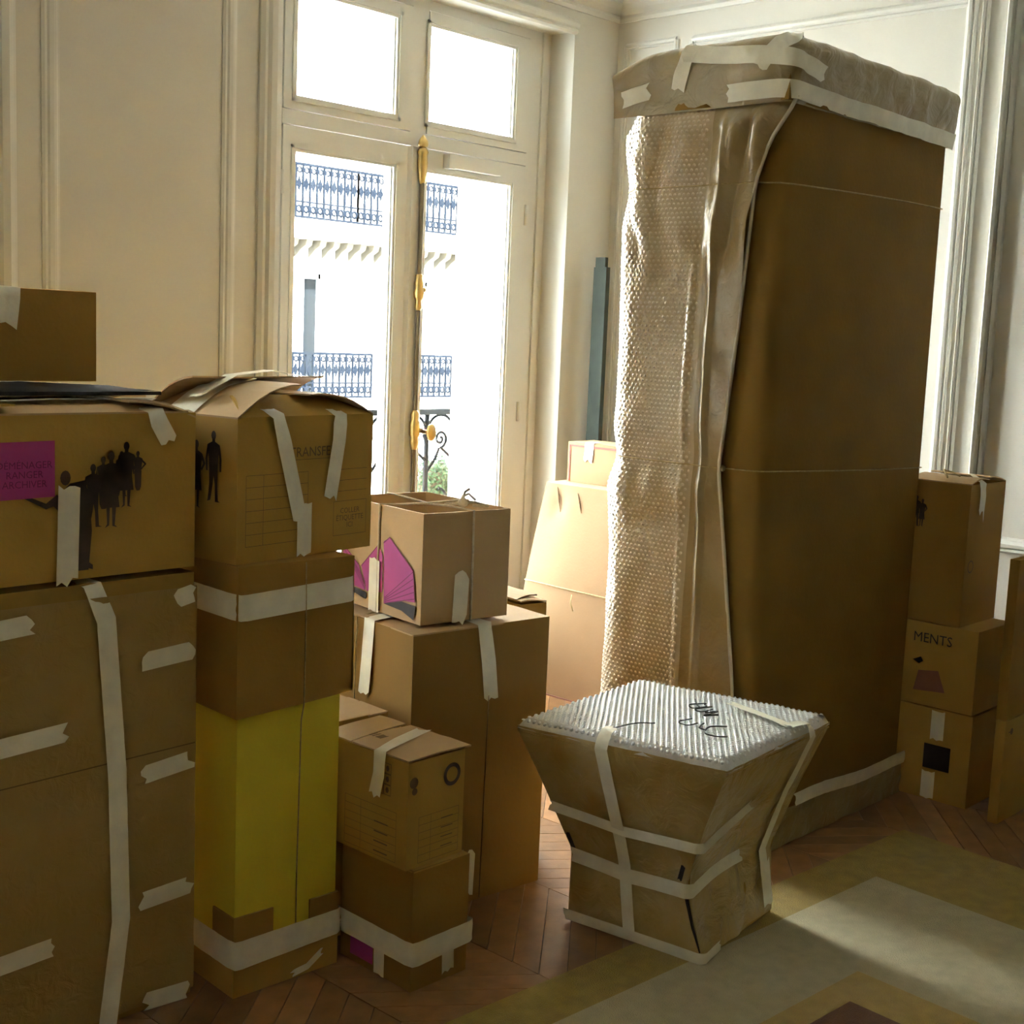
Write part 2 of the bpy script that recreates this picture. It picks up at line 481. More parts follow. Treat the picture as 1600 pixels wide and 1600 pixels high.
def figure(dc, x, z, s, kind=0, mirror=1):
    """one walking person of height s, feet at (x, z)"""
    def P(l): dc.poly([(x + mirror * a * s, z + b * s) for a, b in l])
    dc.disc(x, z + 0.93 * s, 0.05 * s, 0.066 * s, 10)
    P([(-0.03, 0.80), (0.03, 0.80), (0.03, 0.90), (-0.03, 0.90)])
    P([(-0.13, 0.80), (-0.04, 0.84), (0.04, 0.84), (0.13, 0.80), (0.105, 0.62), (0.09, 0.47), (-0.09, 0.47), (-0.10, 0.62)])
    if kind == 0:      # trousers, striding
        P([(-0.09, 0.48), (0.02, 0.48), (-0.01, 0.25), (-0.06, 0.02), (-0.13, 0.0), (-0.115, 0.03), (-0.085, 0.25)])
        P([(-0.02, 0.48), (0.09, 0.48), (0.085, 0.25), (0.10, 0.02), (0.15, 0.0), (0.04, 0.0), (0.03, 0.25)])
        P([(-0.13, 0.80), (-0.17, 0.60), (-0.155, 0.43), (-0.12, 0.43), (-0.125, 0.60), (-0.09, 0.78)])
        P([(0.13, 0.80), (0.17, 0.60), (0.165, 0.43), (0.13, 0.43), (0.13, 0.60), (0.09, 0.78)])
    elif kind == 1:    # dress
        P([(-0.09, 0.50), (0.09, 0.50), (0.12, 0.26), (-0.12, 0.26)])
        P([(-0.07, 0.27), (-0.02, 0.27), (-0.03, 0.03), (-0.09, 0.0), (-0.06, 0.05)])
        P([(0.01, 0.27), (0.07, 0.27), (0.05, 0.03), (0.09, 0.0), (0.015, 0.02)])
        P([(-0.13, 0.80), (-0.18, 0.62), (-0.13, 0.46), (-0.10, 0.48), (-0.13, 0.62), (-0.09, 0.76)])
        P([(0.13, 0.80), (0.20, 0.66), (0.12, 0.55), (0.10, 0.58), (0.15, 0.66), (0.09, 0.75)])
    else:              # long coat, arm on hip
        P([(-0.10, 0.50), (0.10, 0.50), (0.09, 0.10), (0.05, 0.0), (-0.04, 0.0), (-0.08, 0.10)])
        P([(0.10, 0.80), (0.24, 0.66), (0.10, 0.52), (0.09, 0.56), (0.18, 0.66), (0.08, 0.75)])
        P([(-0.13, 0.80), (-0.16, 0.60), (-0.13, 0.42), (-0.10, 0.42), (-0.11, 0.62)])

# ------------------------------------------------------------------ room shell
XL, XR, YB, YW, ZC = -1.6, 5.0, -3.2, 4.116, 3.16
YG = 4.26            # window plane
YO = 4.60            # outer face of the wall
# floor: chevron parquet, columns .415 m wide running along Y
fl = MB().box((XL - 0.3, YB - 0.3, -0.12), (XR + 0.3, YO, -0.02)).build('floor', 'subfloor')
struct(fl, 'dark oak chevron parquet floor')
CW, DY, RISE = 0.415, 0.092, 0.335
def plank_mesh(sgn, name):
    g = 0.0011
    b = MB()
    x0, x1 = g, CW - g
    y0 = 0 if sgn > 0 else RISE
    y1 = RISE if sgn > 0 else 0
    b.prism([(x0, y0 + g, -0.02), (x1, y1 + g, -0.02), (x1, y1 + DY - g, -0.02), (x0, y0 + DY - g, -0.02)], (0, 0, 0.02))
    me = bpy.data.meshes.new(name); me.from_pydata(b.V, [], b.F); me.update(); me.materials.append(M['plank'])
    return me, b
pm = {1: plank_mesh(1, 'plank'), -1: plank_mesh(-1, 'plank_mirrored')}
rest = MB()
count = 0
rp = random.Random(3)
k0 = int(math.floor((XL - 2.41) / CW)); k1 = int(math.ceil((XR - 2.41) / CW))
for k in range(k0, k1 + 1):
    X0 = 2.41 + CW * k
    sgn = 1 if k % 2 == 0 else -1
    j = 0
    y = YB - 0.5
    while y < YW + 0.25:
        cx, cyy = X0 + CW / 2, y + RISE / 2
        near = (2.0 < cx < 2.9 and 1.9 < cyy < 2.75) or (2.8 < cx < 3.3 and 2.0 < cyy < 3.7) or (3.2 < cx < 4.4 and 2.6 < cyy < 4.0) \
               or (1.5 < cx < 2.2 and 1.8 < cyy < 2.6) or (3.2 < cx < 4.5 and 1.6 < cyy < 2.2)
        inside = X0 > XL - 0.4 and X0 < XR
        dz = rp.uniform(-0.0006, 0.0)
        if inside and near and count < 298:
            o = bpy.data.objects.new('plank', pm[sgn][0]); COL.objects.link(o); o.parent = fl
            o.location = (X0, y, dz); count += 1
        elif inside:
            n = len(rest.V)
            rest.V += [(v[0] + X0, v[1] + y, v[2] + dz) for v in pm[sgn][1].V]
            rest.F += [tuple(n + i for i in f) for f in pm[sgn][1].F]
        y += DY
ro = rest.build('planks', 'plank', fl); ro['kind'] = 'stuff'

struct(MB().box((XL - 0.3, YB - 0.3, ZC), (XR + 0.3, YO, ZC + 0.25)).build('ceiling', 'ceil'), 'cream painted ceiling')
struct(MB().box((XL - 0.3, YB - 0.3, -0.1), (XR + 0.3, YB, ZC)).build('wall_back', 'dim_wall'), 'unseen wall behind the viewer, coloured dark to dim the room')
struct(MB().box((XL - 0.3, YB, -0.1), (XL, YO, ZC)).build('wall_left', 'wall'), 'cream wall on the left')
wr = struct(MB().box((XR, YB, -0.1), (XR + 0.3, YO, ZC)).build('wall_right', 'wall'), 'cream panelled wall on the right')

WIN = [(3.07, 4.69), (0.82, 1.38)]      # openings seen from inside
OUT = [(3.26, 4.50), (0.87, 1.33)]
ZT = 2.97
wf = MB()
for y0, y1, ops, zt in ((YW, YG + 0.06, WIN, ZT), (YG + 0.06, YO, OUT, 2.93)):
    xs = [XL] + [v for op in sorted(ops) for v in op] + [XR]
    for i in range(0, len(xs), 2):
        wf.box((xs[i], y0, -0.1), (xs[i + 1], y1, ZC))
    for a, b_ in ops:
        wf.box((a, y0, zt), (b_, y1, ZC))
        wf.box((a, y0, -0.1), (b_, y1, 0.0 if y0 < YG else 0.06))
ww = struct(wf.build('wall_window', 'wall'), 'cream wall with tall french windows')

# mouldings: profile bars standing proud of the wall
def vbar(parent, name, wall, c, w, z0, z1, dep=0.018):
    """vertical moulding, rounded profile, on the window wall ('y') or the right wall ('x')"""
    prof = [(-0.5, 0), (-0.5, 0.35), (-0.36, 0.75), (-0.2, 0.55), (-0.1, 0.9), (0.12, 1.0), (0.3, 0.8), (0.38, 0.4), (0.5, 0.3), (0.5, 0)]
    b = MB()
    if wall == 'y':
        b.prism([(c + u * w, YW - v * dep, z0) for u, v in prof], (0, 0, z1 - z0))
    else:
        b.prism([(XR - v * dep, c + u * w, z0) for u, v in prof], (0, 0, z1 - z0))
    return b.build(name, 'trim', parent)
def hbar(parent, name, wall, c, w, a, b_, dep=0.018):
    prof = [(-0.5, 0), (-0.5, 0.35), (-0.36, 0.75), (-0.2, 0.55), (-0.1, 0.9), (0.12, 1.0), (0.3, 0.8), (0.38, 0.4), (0.5, 0.3), (0.5, 0)]
    b = MB()
    if wall == 'y':
        b.prism([(a, YW - v * dep, c + u * w) for u, v in prof], (b_ - a, 0, 0))
    else:
        b.prism([(XR - v * dep, a, c + u * w) for u, v in prof], (0, b_ - a, 0))
    return b.build(name, 'trim', parent)
def frame_panel(parent, wall, a, b_, z0, z1, w=0.04, dep=0.018):
    vbar(parent, 'panel_moulding', wall, a, w, z0, z1, dep); vbar(parent, 'panel_moulding', wall, b_, w, z0, z1, dep)
    hbar(parent, 'panel_moulding', wall, z0, w, a, b_, dep); hbar(parent, 'panel_moulding', wall, z1, w, a, b_, dep)
frame_panel(ww, 'y', 2.16, 2.84, 0.95, 2.93, 0.062, 0.014)
frame_panel(ww, 'y', 2.16, 2.84, 0.18, 0.80, 0.05, 0.014)
frame_panel(ww, 'y', -1.2, 0.05, 0.95, 2.93, 0.062, 0.014)
frame_panel(wr, 'x', 2.382, 3.68, 0.95, 2.935, 0.046, 0.022)
frame_panel(wr, 'x', 3.775, 4.06, 0.95, 2.95, 0.032, 0.014)
frame_panel(wr, 'x', 2.382, 3.68, 0.18, 0.80, 0.04, 0.02)
frame_panel(wr, 'x', -1.5, 1.55, 0.95, 2.935, 0.046, 0.022)
vbar(wr, 'pilaster_edge', 'x', 2.325, 0.028, 0.0, ZC, 0.030)
vbar(wr, 'pilaster_edge', 'x', 2.21, 0.05, 0.0, ZC, 0.055)
hbar(wr, 'dado_rail', 'x', 0.88, 0.06, YB, 2.18, 0.035)

# casings round the windows
for a, b_ in WIN:
    for c in (a - 0.055, b_ + 0.055) if a < 2 else (a - 0.055,):
        vbar(ww, 'casing', 'y', c, 0.10, 0.0, ZT + 0.06, 0.032)
    hbar(ww, 'casing', 'y', ZT + 0.02, 0.07, a - 0.1, b_ + (0.1 if a < 2 else 0.0), 0.03)
vbar(ww, 'casing', 'y', 1.99, 0.10, 0.0, ZT + 0.06, 0.05)

def cornice(name, wall):
    prof = [(0, -0.10), (0.012, -0.10), (0.02, -0.085), (0.015, -0.07), (0.04, -0.05), (0.075, -0.035), (0.085, -0.018), (0.12, -0.012), (0.125, 0), (0, 0)]
    b = MB()
    if wall == 'y':
        b.prism([(XL, YW - u, ZC + v) for u, v in prof], (XR - XL, 0, 0))
    else:
        b.prism([(XR - u, YB, ZC + v) for u, v in prof], (0, YW - YB, 0))
    return struct(b.build(name, 'trim'), 'moulded plaster cornice')
cornice('trim_1', 'y'); cornice('trim_2', 'x')
def base(name, a, b_):
    return struct(MB().box(a, b_).build(name, 'trim'), 'tall painted baseboard')
base('baseboard_right', (XR - 0.022, YB, 0), (XR, YW, 0.15))
base('baseboard_window', (1.92, YW - 0.022, 0), (3.07, YW, 0.15))

# ------------------------------------------------------------------ french windows
def french_window(idx, a, b_, detail):
    oa = a + 0.19; ob = b_ - 0.19
    root = bpy.data.objects.new('window_%d' % idx, None); COL.objects.link(root)
    root.location = ((a + b_) / 2, YG, 0)
    struct(root, 'tall white french window with two leaves and a two-pane transom light' if detail else 'second tall white french window beyond the left edge')
    cx = (a + b_) / 2
    def put(b, name, mt, par=None, smooth=False):
        p = par if par is not None else root
        ox, oy = cx, YG
        b.V = [(v[0] - ox, v[1] - oy, v[2]) for v in b.V]
        return b.build(name, mt, p, smooth)
    y0, y1 = YG, YG + 0.06
    # fixed frame with stepped edge
    fr = MB()
    la, lb = cx - 0.702, cx + 0.672      # leaf edges
    fr.box((a, y0, 0), (la, y1, ZT)); fr.box((lb, y0, 0), (b_, y1, ZT))
    fr.box((la, y0, 2.93), (lb, y1, ZT)); fr.box((la, y0 - 0.006, 2.37), (lb, y1, 2.425))
    fr.box((a + 0.03, y0 - 0.012, 0), (a + 0.06, y0, ZT)); fr.box((b_ - 0.06, y0 - 0.012, 0), (b_ - 0.03, y0, ZT))
    fr.box((cx - 0.045, y0 - 0.004, 2.425), (cx + 0.045, y1, 2.93))
    put(fr, 'frame', 'trim')
    def sash(x0, x1, z0, z1, px0, px1, pz0, pz1, nm):
        s = MB()
        yy = y0 - 0.010
        s.box((x0, yy, z0), (px0, y1 - 0.01, z1)); s.box((px1, yy, z0), (x1, y1 - 0.01, z1))
        s.box((px0, yy, z0), (px1, y1 - 0.01, pz0)); s.box((px0, yy, pz1), (px1, y1 - 0.01, z1))
        # inner bead, lower than the stile face
        t = 0.016
        for q in (((px0, yy + 0.012, pz0), (px0 + t * .4, y1 - .015, pz1)), ((px1 - t * .4, yy + 0.012, pz0), (px1, y1 - .015, pz1))):
            s.box(*q)
        # raised mouldings on the stiles
        s.box((px0 - 0.024, yy - 0.006, pz0 - 0.024), (px0 - 0.012, yy, pz1 + 0.024))
        s.box((px1 + 0.012, yy - 0.006, pz0 - 0.024), (px1 + 0.024, yy, pz1 + 0.024))
        s.box((px0 - 0.024, yy - 0.006, pz1 + 0.012), (px1 + 0.024, yy, pz1 + 0.024))
        s.box((px0 - 0.024, yy - 0.006, pz0 - 0.024), (px1 + 0.024, yy, pz0 - 0.012))
        o = put(s, nm, 'trim')
        g = MB().box((px0, YG + 0.022, pz0), (px1, YG + 0.026, pz1))
        g.V = [(v[0] - cx, v[1] - YG, v[2]) for v in g.V]
        g.build('pane', 'glass', o)
        return o
    pz0 = 0.42
    pl = (cx - 0.637, cx - 0.133); pr = (cx + 0.055, cx + 0.567)
    lf = sash(la + 0.003, cx - 0.022, 0.06, 2.366, pl[0], pl[1], pz0, 2.27, 'leaf')
    rt = sash(cx + 0.0, lb - 0.003, 0.06, 2.366, pr[0], pr[1], pz0, 2.27, 'leaf')
    sash(la + 0.003, cx - 0.046, 2.428, 2.925, pl[0], pl[1], 2.482, 2.865, 'transom_sash')
    sash(cx + 0.046, lb - 0.003, 2.428, 2.925, pr[0], pr[1], 2.482, 2.865, 'transom_sash')
    # cover strip between the leaves
    cs = MB().prism([(cx - 0.06, y0 - 0.010, 0.06), (cx - 0.045, y0 - 0.026, 0.06), (cx + 0.02, y0 - 0.026, 0.06), (cx + 0.035, y0 - 0.010, 0.06)], (0, 0, 2.306))
    put(cs, 'cover_strip', 'trim')
    if not detail:
        return root
    # espagnolette
    ex = cx - 0.002; ey = y0 - 0.042
    es = MB().tube([(ex, ey, 0.2), (ex, ey, 2.33)], 0.0105, 8)
    eo = put(es, 'espagnolette_rod', 'rod', None, True)
    def brass(b, nm):
        b.V = [(v[0] - cx, v[1] - YG, v[2]) for v in b.V]
        return b.build(nm, 'brass', eo, True)
    # top keeper, ornate, tapering down
    b = MB().lathe([(0.006, 2.205), (0.016, 2.225), (0.020, 2.26), (0.024, 2.30), (0.021, 2.33), (0.026, 2.345), (0.018, 2.36), (0.012, 2.366)], (ex, ey, 0), 'z', 10, 1.0, 0.8)
    brass(b, 'keeper')
    brass(MB().lathe([(0.020, 2.366), (0.024, 2.375), (0.022, 2.39), (0.012, 2.405), (0.003, 2.415)], (ex, ey, 0), 'z', 8, 1.0, 0.8), 'keeper_finial')
    for zc, hh in ((1.765, 0.078),):
        b = MB().lathe([(0.009, zc - hh), (0.017, zc - hh * .8), (0.012, zc - hh * .45), (0.022, zc - hh * .25), (0.024, zc), (0.018, zc + hh * .25), (0.021, zc + hh * .45), (0.013, zc + hh * .8), (0.017, zc + hh * .92), (0.009, zc + hh)], (ex, ey, 0), 'z', 10)
        brass(b, 'guide')
        brass(MB().lathe([(0.010, 0.018), (0.013, 0.028), (0.006, 0.038)], (ex, ey, zc + 0.012), 'x', 8), 'guide_stud')
    zc = 1.18
    b = MB().lathe([(0.008, zc - 0.088), (0.014, zc - 0.075), (0.020, zc - 0.05), (0.016, zc - 0.03), (0.024, zc - 0.02), (0.024, zc + 0.035), (0.017, zc + 0.045), (0.020, zc + 0.07), (0.012, zc + 0.085), (0.008, zc + 0.088)], (ex, ey, 0), 'z', 10)
    brass(b, 'handle_plate')
    b = MB().lathe([(0.008, 0.0), (0.008, -0.035), (0.014, -0.045), (0.032, -0.052), (0.034, -0.062), (0.024, -0.070), (0.004, -0.073)], (ex + 0.035, ey - 0.01, zc - 0.005), 'y', 14, 0.75, 1.15)
    brass(b, 'knob')
    brass(MB().box((ex, ey - 0.012, zc - 0.012), (ex + 0.04, ey + 0.004, zc + 0.010)), 'handle_arm')
    # contact strip box on the right leaf
    c = MB().box((cx + 0.16, y0 - 0.045, 2.300), (cx + 0.47, y0 - 0.010, 2.352)).box((cx + 0.145, y0 - 0.05, 2.296), (cx + 0.18, y0 - 0.010, 2.356))
    put(c, 'closer_box', 'trim', None)
    # hinges
    for hx in (la - 0.002, lb + 0.002):
        for hz_ in (2.15, 1.25, 0.35):
            put(MB().tube([(hx, y0 - 0.014, hz_ - 0.045), (hx, y0 - 0.014, hz_ + 0.045)], 0.009, 8), 'hinge', 'trim', None, True)
    return root
french_window(1, *WIN[0], True)
def narrow_window(a, b_):  # unseen window added to light the left-facing sides
    cx = (a + b_) / 2
    root = bpy.data.objects.new('window_2', None); COL.objects.link(root); root.location = (cx, YG, 0)
    struct(root, 'narrow casement window out of view, added to light the left-facing sides')
    hw = (b_ - a) / 2
    f = MB().box((-hw, 0, 0), (-hw + 0.07, 0.06, ZT)).box((hw - 0.07, 0, 0), (hw, 0.06, ZT)).box((-hw, 0, 2.90), (hw, 0.06, ZT)).box((-hw, 0, 2.37), (hw, 0.06, 2.43)).box((-hw, 0, 0), (hw, 0.06, 0.42))
    f.build('frame', 'trim', root)
    MB().box((-hw + 0.07, 0.022, 0.42), (hw - 0.07, 0.026, 2.37)).build('pane', 'glass', root)
    MB().box((-hw + 0.07, 0.022, 2.43), (hw - 0.07, 0.026, 2.90)).build('pane', 'glass', root)
narrow_window(*WIN[1])

# ------------------------------------------------------------------ outside: shutter, balcony, bush, building across the street
def arc(cx, cz, r, a0, a1, y, n=14):
    return [(cx + r * math.cos(math.radians(lerp(a0, a1, i / n))), y, cz + r * math.sin(math.radians(lerp(a0, a1, i / n)))) for i in range(n + 1)]
def spiral(cx, cz, r, turns, y, a0=0, sg=1, n=26):
    out = []
    for i in range(n + 1):
        t = i / n
        a = math.radians(a0) + sg * turns * 2 * math.pi * t; rr = r * (1 - 0.85 * t)
        out.append((cx + rr * math.cos(a), y, cz + rr * math.sin(a)))
    return out

YRL = 4.72
rail = thing('balcony_railing', 'dark wrought-iron balcony railing with scrolls just outside the window', 'railing', (3.88, YRL, 0.0))
def rl(b, name): 
    b.V = [(v[0] - 3.88, v[1] - YRL, v[2]) for v in b.V]
    return b.build(name, 'iron', rail, True)
rl(MB().box((2.9, YRL - 0.02, 1.205), (4.9, YRL + 0.02, 1.232)), 'top_rail')
rl(MB().box((2.9, YRL - 0.012, 0.14), (4.9, YRL + 0.012, 0.16)), 'bottom_rail')
rl(MB().box((2.9, YRL - 0.006, 0.50), (4.9, YRL + 0.006, 0.512)), 'middle_rail')
px = 2.94
while px < 4.9:
    b = MB().box((px - 0.0085, YRL - 0.0085, 0.02), (px + 0.0085, YRL + 0.0085, 1.21))
    b.lathe([(0.006, 1.06), (0.024, 1.10), (0.014, 1.13), (0.018, 1.15), (0.003, 1.20)], (px, YRL, 0), 'z', 6)
    rl(b, 'baluster')
    c = px + 0.0925
    for pts in (arc(c, 1.115, 0.088, 0, 180, YRL), spiral(c, 1.085, 0.045, 1.5, YRL, -90),
                [(c - 0.006, YRL, 1.04), (c - 0.03, YRL, 0.99), (px + 0.01, YRL, 0.93)],
                [(c + 0.006, YRL, 1.04), (c + 0.035, YRL, 1.02), (c + 0.085, YRL, 0.985)],
                spiral(c, 0.78, 0.06, 1.4, YRL, 90, -1), spiral(c, 0.60, 0.055, 1.4, YRL, -90, 1), arc(c, 0.33, 0.08, 0, 360, YRL, 18)):
        rl(MB().tube(pts, 0.0075, 6), 'scroll')
    px += 0.185
struct(MB().box((XL, YO, -0.22), (XR + 2, YO + 0.75, -0.06)).build('balcony_slab', 'stone'), 'stone balcony slab outside the window')

def shutter(xa, name_label):
    t = thing('folded_shutter', name_label, 'shutter', (xa, YG + 0.07, 0.08))
    MB().box((0, 0, 0), (0.03, 0.045, 2.80)).box((0, 0.235, 0), (0.03, 0.28, 2.80)).box((0, 0.045, 0), (0.03, 0.235, 2.50)).box((0, 0.045, 2.76), (0.03, 0.235, 2.80)).build('frame', 'far_white', t)
    z = 2.51
    while z < 2.75:
        MB().prism([(0.002, 0.045, z), (0.028, 0.045, z + 0.018), (0.028, 0.045, z + 0.024), (0.002, 0.045, z + 0.006)], (0, 0.19, 0)).build('slat', 'far_white', t)
        z += 0.034
shutter(4.468, 'white louvred shutter folded against the right outer jamb')

# boxwood ball
bx, by, bz, br = 4.66, 4.90, 0.845, 0.145
bush = thing('boxwood_bush', 'small round clipped green boxwood in a planter on the balcony', 'bush', (bx, by, 0.0))
V, F = [], []
rb = random.Random(5)
for i in range(2600):
    d = Vector((rb.gauss(0, 1), rb.gauss(0, 1), rb.gauss(0, 1))).normalized()
    r_ = br * (0.72 + 0.30 * rb.random())
    p = d * r_ + Vector((0, 0, bz))
    u = d.orthogonal().normalized(); w = d.cross(u)
    an = rb.random() * 6.28; u2 = u * math.cos(an) + w * math.sin(an); w2 = d.cross(u2)
    tl = rb.uniform(-0.6, 0.6)
    s_ = rb.uniform(0.008, 0.013)
    u2 = (u2 + d * tl).normalized()
    n = len(V)
    V += [p - u2 * s_, p + w2 * s_ * .5, p + u2 * s_, p - w2 * s_ * .5]
    F.append((n, n + 1, n + 2, n + 3))
fo = mesh_obj('foliage', V, F, 'leaf', bush); fo['kind'] = 'stuff'
MB().lathe([(br * .3, -br * .7), (br * .62, -br * .3), (br * .62, br * .3), (br * .3, br * .7)], (0, 0, bz), 'z', 12).build('twigs', 'twig', bush)
MB().lathe([(0.10, -0.06), (0.14, 0.45), (0.15, 0.50), (0.15, 0.53)], (0, 0, 0), 'z', 16).build('planter', 'pot', bush, True)
MB().tube([(0, 0, 0.5), (0, 0, 0.78)], 0.012, 6).build('stem', 'twig', bush)

# building opposite
FY = 21.0
fb = thing('stone_building', 'sunlit pale stone apartment building across the street', 'building', (18, FY, -6.0))
def fput(b, name, mt, par=None, smooth=False):
    b.V = [(v[0] - 18, v[1] - FY, v[2] + 6.0) for v in b.V]
    return b.build(name, mt, par if par is not None else fb, smooth)
wins = [16.35 + 2.90 * k for k in range(-5, 5)]
WW = 0.60
wall_b = MB()
# wall built round the openings of the floor in view
xs = [-8.0]
for c in wins: xs += [c - WW, c + WW]
xs.append(40.0)
for i in range(0, len(xs), 2):
    wall_b.box((xs[i], FY, 0.20), (xs[i + 1], FY + 0.5, 2.66))
wall_b.box((-8, FY, -6), (40, FY + 0.5, 0.20)); wall_b.box((-8, FY, 2.66), (40, FY + 0.5, 13.0))
wall_b.box((-8, FY + 0.5, -6), (40, FY + 1.0, 13.0))
fput(wall_b, 'facade', 'stone')
for c in wins:
    if not 10 < c < 25: continue
    o = fput(MB().box((c - WW, FY + 0.34, 0.2), (c - WW + 0.06, FY + 0.44, 2.66)).box((c + WW - 0.06, FY + 0.34, 0.2), (c + WW, FY + 0.44, 2.66))
             .box((c - 0.16, FY + 0.30, 0.2), (c + 0.16, FY + 0.44, 2.66)).box((c - WW, FY + 0.34, 2.56), (c + WW, FY + 0.44, 2.66)), 'window', 'far_white')
    fput(MB().box((c - WW + 0.06, FY + 0.40, 0.2), (c - 0.16, FY + 0.42, 2.56)), 'pane', 'far_pane', o)
    fput(MB().box((c + 0.16, FY + 0.40, 0.2), (c + WW - 0.06, FY + 0.42, 2.56)), 'pane', 'far_pane', o)
# string course / balcony slab with corbels
fput(MB().box((-8, FY - 0.75, 3.34), (40, FY, 3.60)).box((-8, FY - 0.55, 3.27), (40, FY, 3.34)), 'balcony_slab', 'stone2')
x = 12.0
while x < 23.0:
    fput(MB().prism([(x, FY, 3.27), (x, FY - 0.40, 3.27), (x, FY - 0.36, 3.16), (x, FY - 0.2, 3.08), (x, FY - 0.08, 2.98), (x, FY, 2.94)], (0.15, 0, 0)), 'corbel', 'corbel')
    x += 0.335
def far_rail(x0, x1, z0, z1, y, name='balcony_rail'):
    b = MB()
    b.box((x0, y - 0.03, z1 - 0.05), (x1, y + 0.03, z1)).box((x0, y - 0.02, z0), (x1, y + 0.02, z0 + 0.04)).box((x0, y - 0.015, z0 + 0.28), (x1, y + 0.015, z0 + 0.31))
    n = max(2, int((x1 - x0) / 0.16))
    for i in range(n + 1):
        xx = lerp(x0, x1, i / n)
        b.box((xx - 0.018, y - 0.018, z0), (xx + 0.018, y + 0.018, z1))
        if i < n:
            xm = xx + (x1 - x0) / n / 2
            zm = lerp(z0, z1, 0.62)
            b.prism([(xm - 0.06, y, zm), (xm, y, zm - 0.14), (xm + 0.06, y, zm), (xm, y, zm + 0.14)], (0, 0.02, 0))
            b.tube(arc(xm, z0 + 0.16, 0.06, 0, 360, y, 8), 0.026, 4)
            b.tube(arc(xm, z1 - 0.13, 0.05, 0, 360, y, 8), 0.020, 4)
    o = fput(b, name, 'far_iron'); o['kind'] = 'stuff'
    return o
for k in range(4):
    far_rail(11.0 + 3.0 * k, 11.0 + 3.0 * (k + 1), 3.62, 4.62, FY - 0.70)
for c in wins:
    if 10 < c < 25:
        fput(MB().box((c - 1.32, FY - 0.45, 0.10), (c + 1.38, FY, 0.22)), 'window_ledge', 'stone2')
        far_rail(c - 1.28, c + 1.36, 0.24, 1.13, FY - 0.40)
struct(MB().box((XL - 0.3, YB - 0.3, ZC + 0.25), (XR + 2.5, YO, 9.0)).build('sun_block', 'stone'), 'unseen block above the room, added to shade the balcony')  # out of view; added to keep the sun off the balcony
struct(MB().box((-30, YO + 0.1, -6.2), (50, FY, -6.0)).build('street', 'asphalt'), 'street far below the window')

# ------------------------------------------------------------------ wardrobe in cardboard and bubble wrap
WX0, WX1, WY0, WY1, WH = 3.412, 4.43, 2.17, 2.765, 2.42
wd = thing('wrapped_wardrobe', 'very tall wardrobe packed in brown cardboard and bubble wrap, tied with string', 'wardrobe', ((WX0 + WX1) / 2, (WY0 + WY1) / 2, 0))
WC = Vector(((WX0 + WX1) / 2, (WY0 + WY1) / 2, 0))
def wput(b, name, mt, smooth=False):
    b.V = [tuple(Vector(v) - WC) for v in b.V]
    return b.build(name, mt, wd, smooth)
def fw(u, v):
    z = v * WH; RB = 0.05; L1 = WY1 - 0.10 - (WY0 + RB); L2 = RB * math.pi / 2; L3 = WX1 - WX0 - RB
    t = u * (L1 + L2 + L3)
    if t < L1: x, y, nx, ny = WX0, WY1 - 0.10 - t, -1, 0
    elif t < L1 + L2:
        a = math.pi + (t - L1) / RB; x, y, nx, ny = WX0 + RB + RB * math.cos(a), WY0 + RB + RB * math.sin(a), math.cos(a), math.sin(a)
    else: x, y, nx, ny = WX0 + RB + (t - L1 - L2), WY0, 0, -1
    k = max(0.0, (t - L1 - L2) / L3)
    h = 0.010 * math.sin(math.pi * k) + 0.006 * nz(x * 2.2, z * 1.4, 3) * math.sin(math.pi * k) + 0.008 * math.exp(-((z - 1.7) / 0.5) ** 2) * math.sin(math.pi * k)
    return (x + nx * h, y + ny * h, z)
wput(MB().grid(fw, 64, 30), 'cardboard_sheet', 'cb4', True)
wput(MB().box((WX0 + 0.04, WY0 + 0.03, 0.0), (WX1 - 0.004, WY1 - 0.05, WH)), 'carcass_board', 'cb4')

# sheet path round the left side: back corner - left face - front corner - front face
RC = 0.035
RK = 0.11
path = []
def addp(p, n): path.append((Vector(p), Vector(n)))
for i in range(10): addp((lerp(WX0 + 0.26, WX0 + RK, i / 9), WY1), (0, 1))
for i in range(1, 7):
    a = math.radians(lerp(90, 180, i / 6)); addp((WX0 + RK + RK * math.cos(a), WY1 - RK + RK * math.sin(a)), (math.cos(a), math.sin(a)))
for i in range(1, 21): addp((WX0, lerp(WY1 - RK, WY0 + RC, i / 20)), (-1, 0))
for i in range(1, 7):
    a = math.radians(lerp(180, 270, i / 6)); addp((WX0 + RC + RC * math.cos(a), WY0 + RC + RC * math.sin(a)), (math.cos(a), math.sin(a)))
for i in range(1, 12): addp((lerp(WX0 + RC, WX0 + 0.3, i / 11), WY0), (0, -1))
S = [0.0]
for i in range(1, len(path)): S.append(S[-1] + (path[i][0] - path[i - 1][0]).length)
s_back = S[15]                      # back-left corner
S = [v - s_back + (2.71 - (WY1 - RK)) for v in S]
s_front = S[15 + 20]
def on_path(s):
    if s <= S[0]: return path[0]
    for i in range(len(S) - 1):
        if s <= S[i + 1]:
            t = (s - S[i]) / (S[i + 1] - S[i])
            return path[i][0].lerp(path[i + 1][0], t), path[i][1].lerp(path[i + 1][1], t).normalized()
    return path[-1]
ZS1, ZS2 = 2.075, 1.225             # string heights
EDGE = [(0.0, 0.50), (0.45, 0.505), (0.56, 0.497), (0.89, 0.450), (1.225, 0.400), (1.67, 0.440), (2.075, 0.468), (2.30, 0.545), (2.42, 0.575)]
def s_edge(z):
    for (z0, s0), (z1, s1) in zip(EDGE, EDGE[1:]):
        if z <= z1: return lerp(s0, s1, (z - z0) / (z1 - z0))
    return EDGE[-1][1]
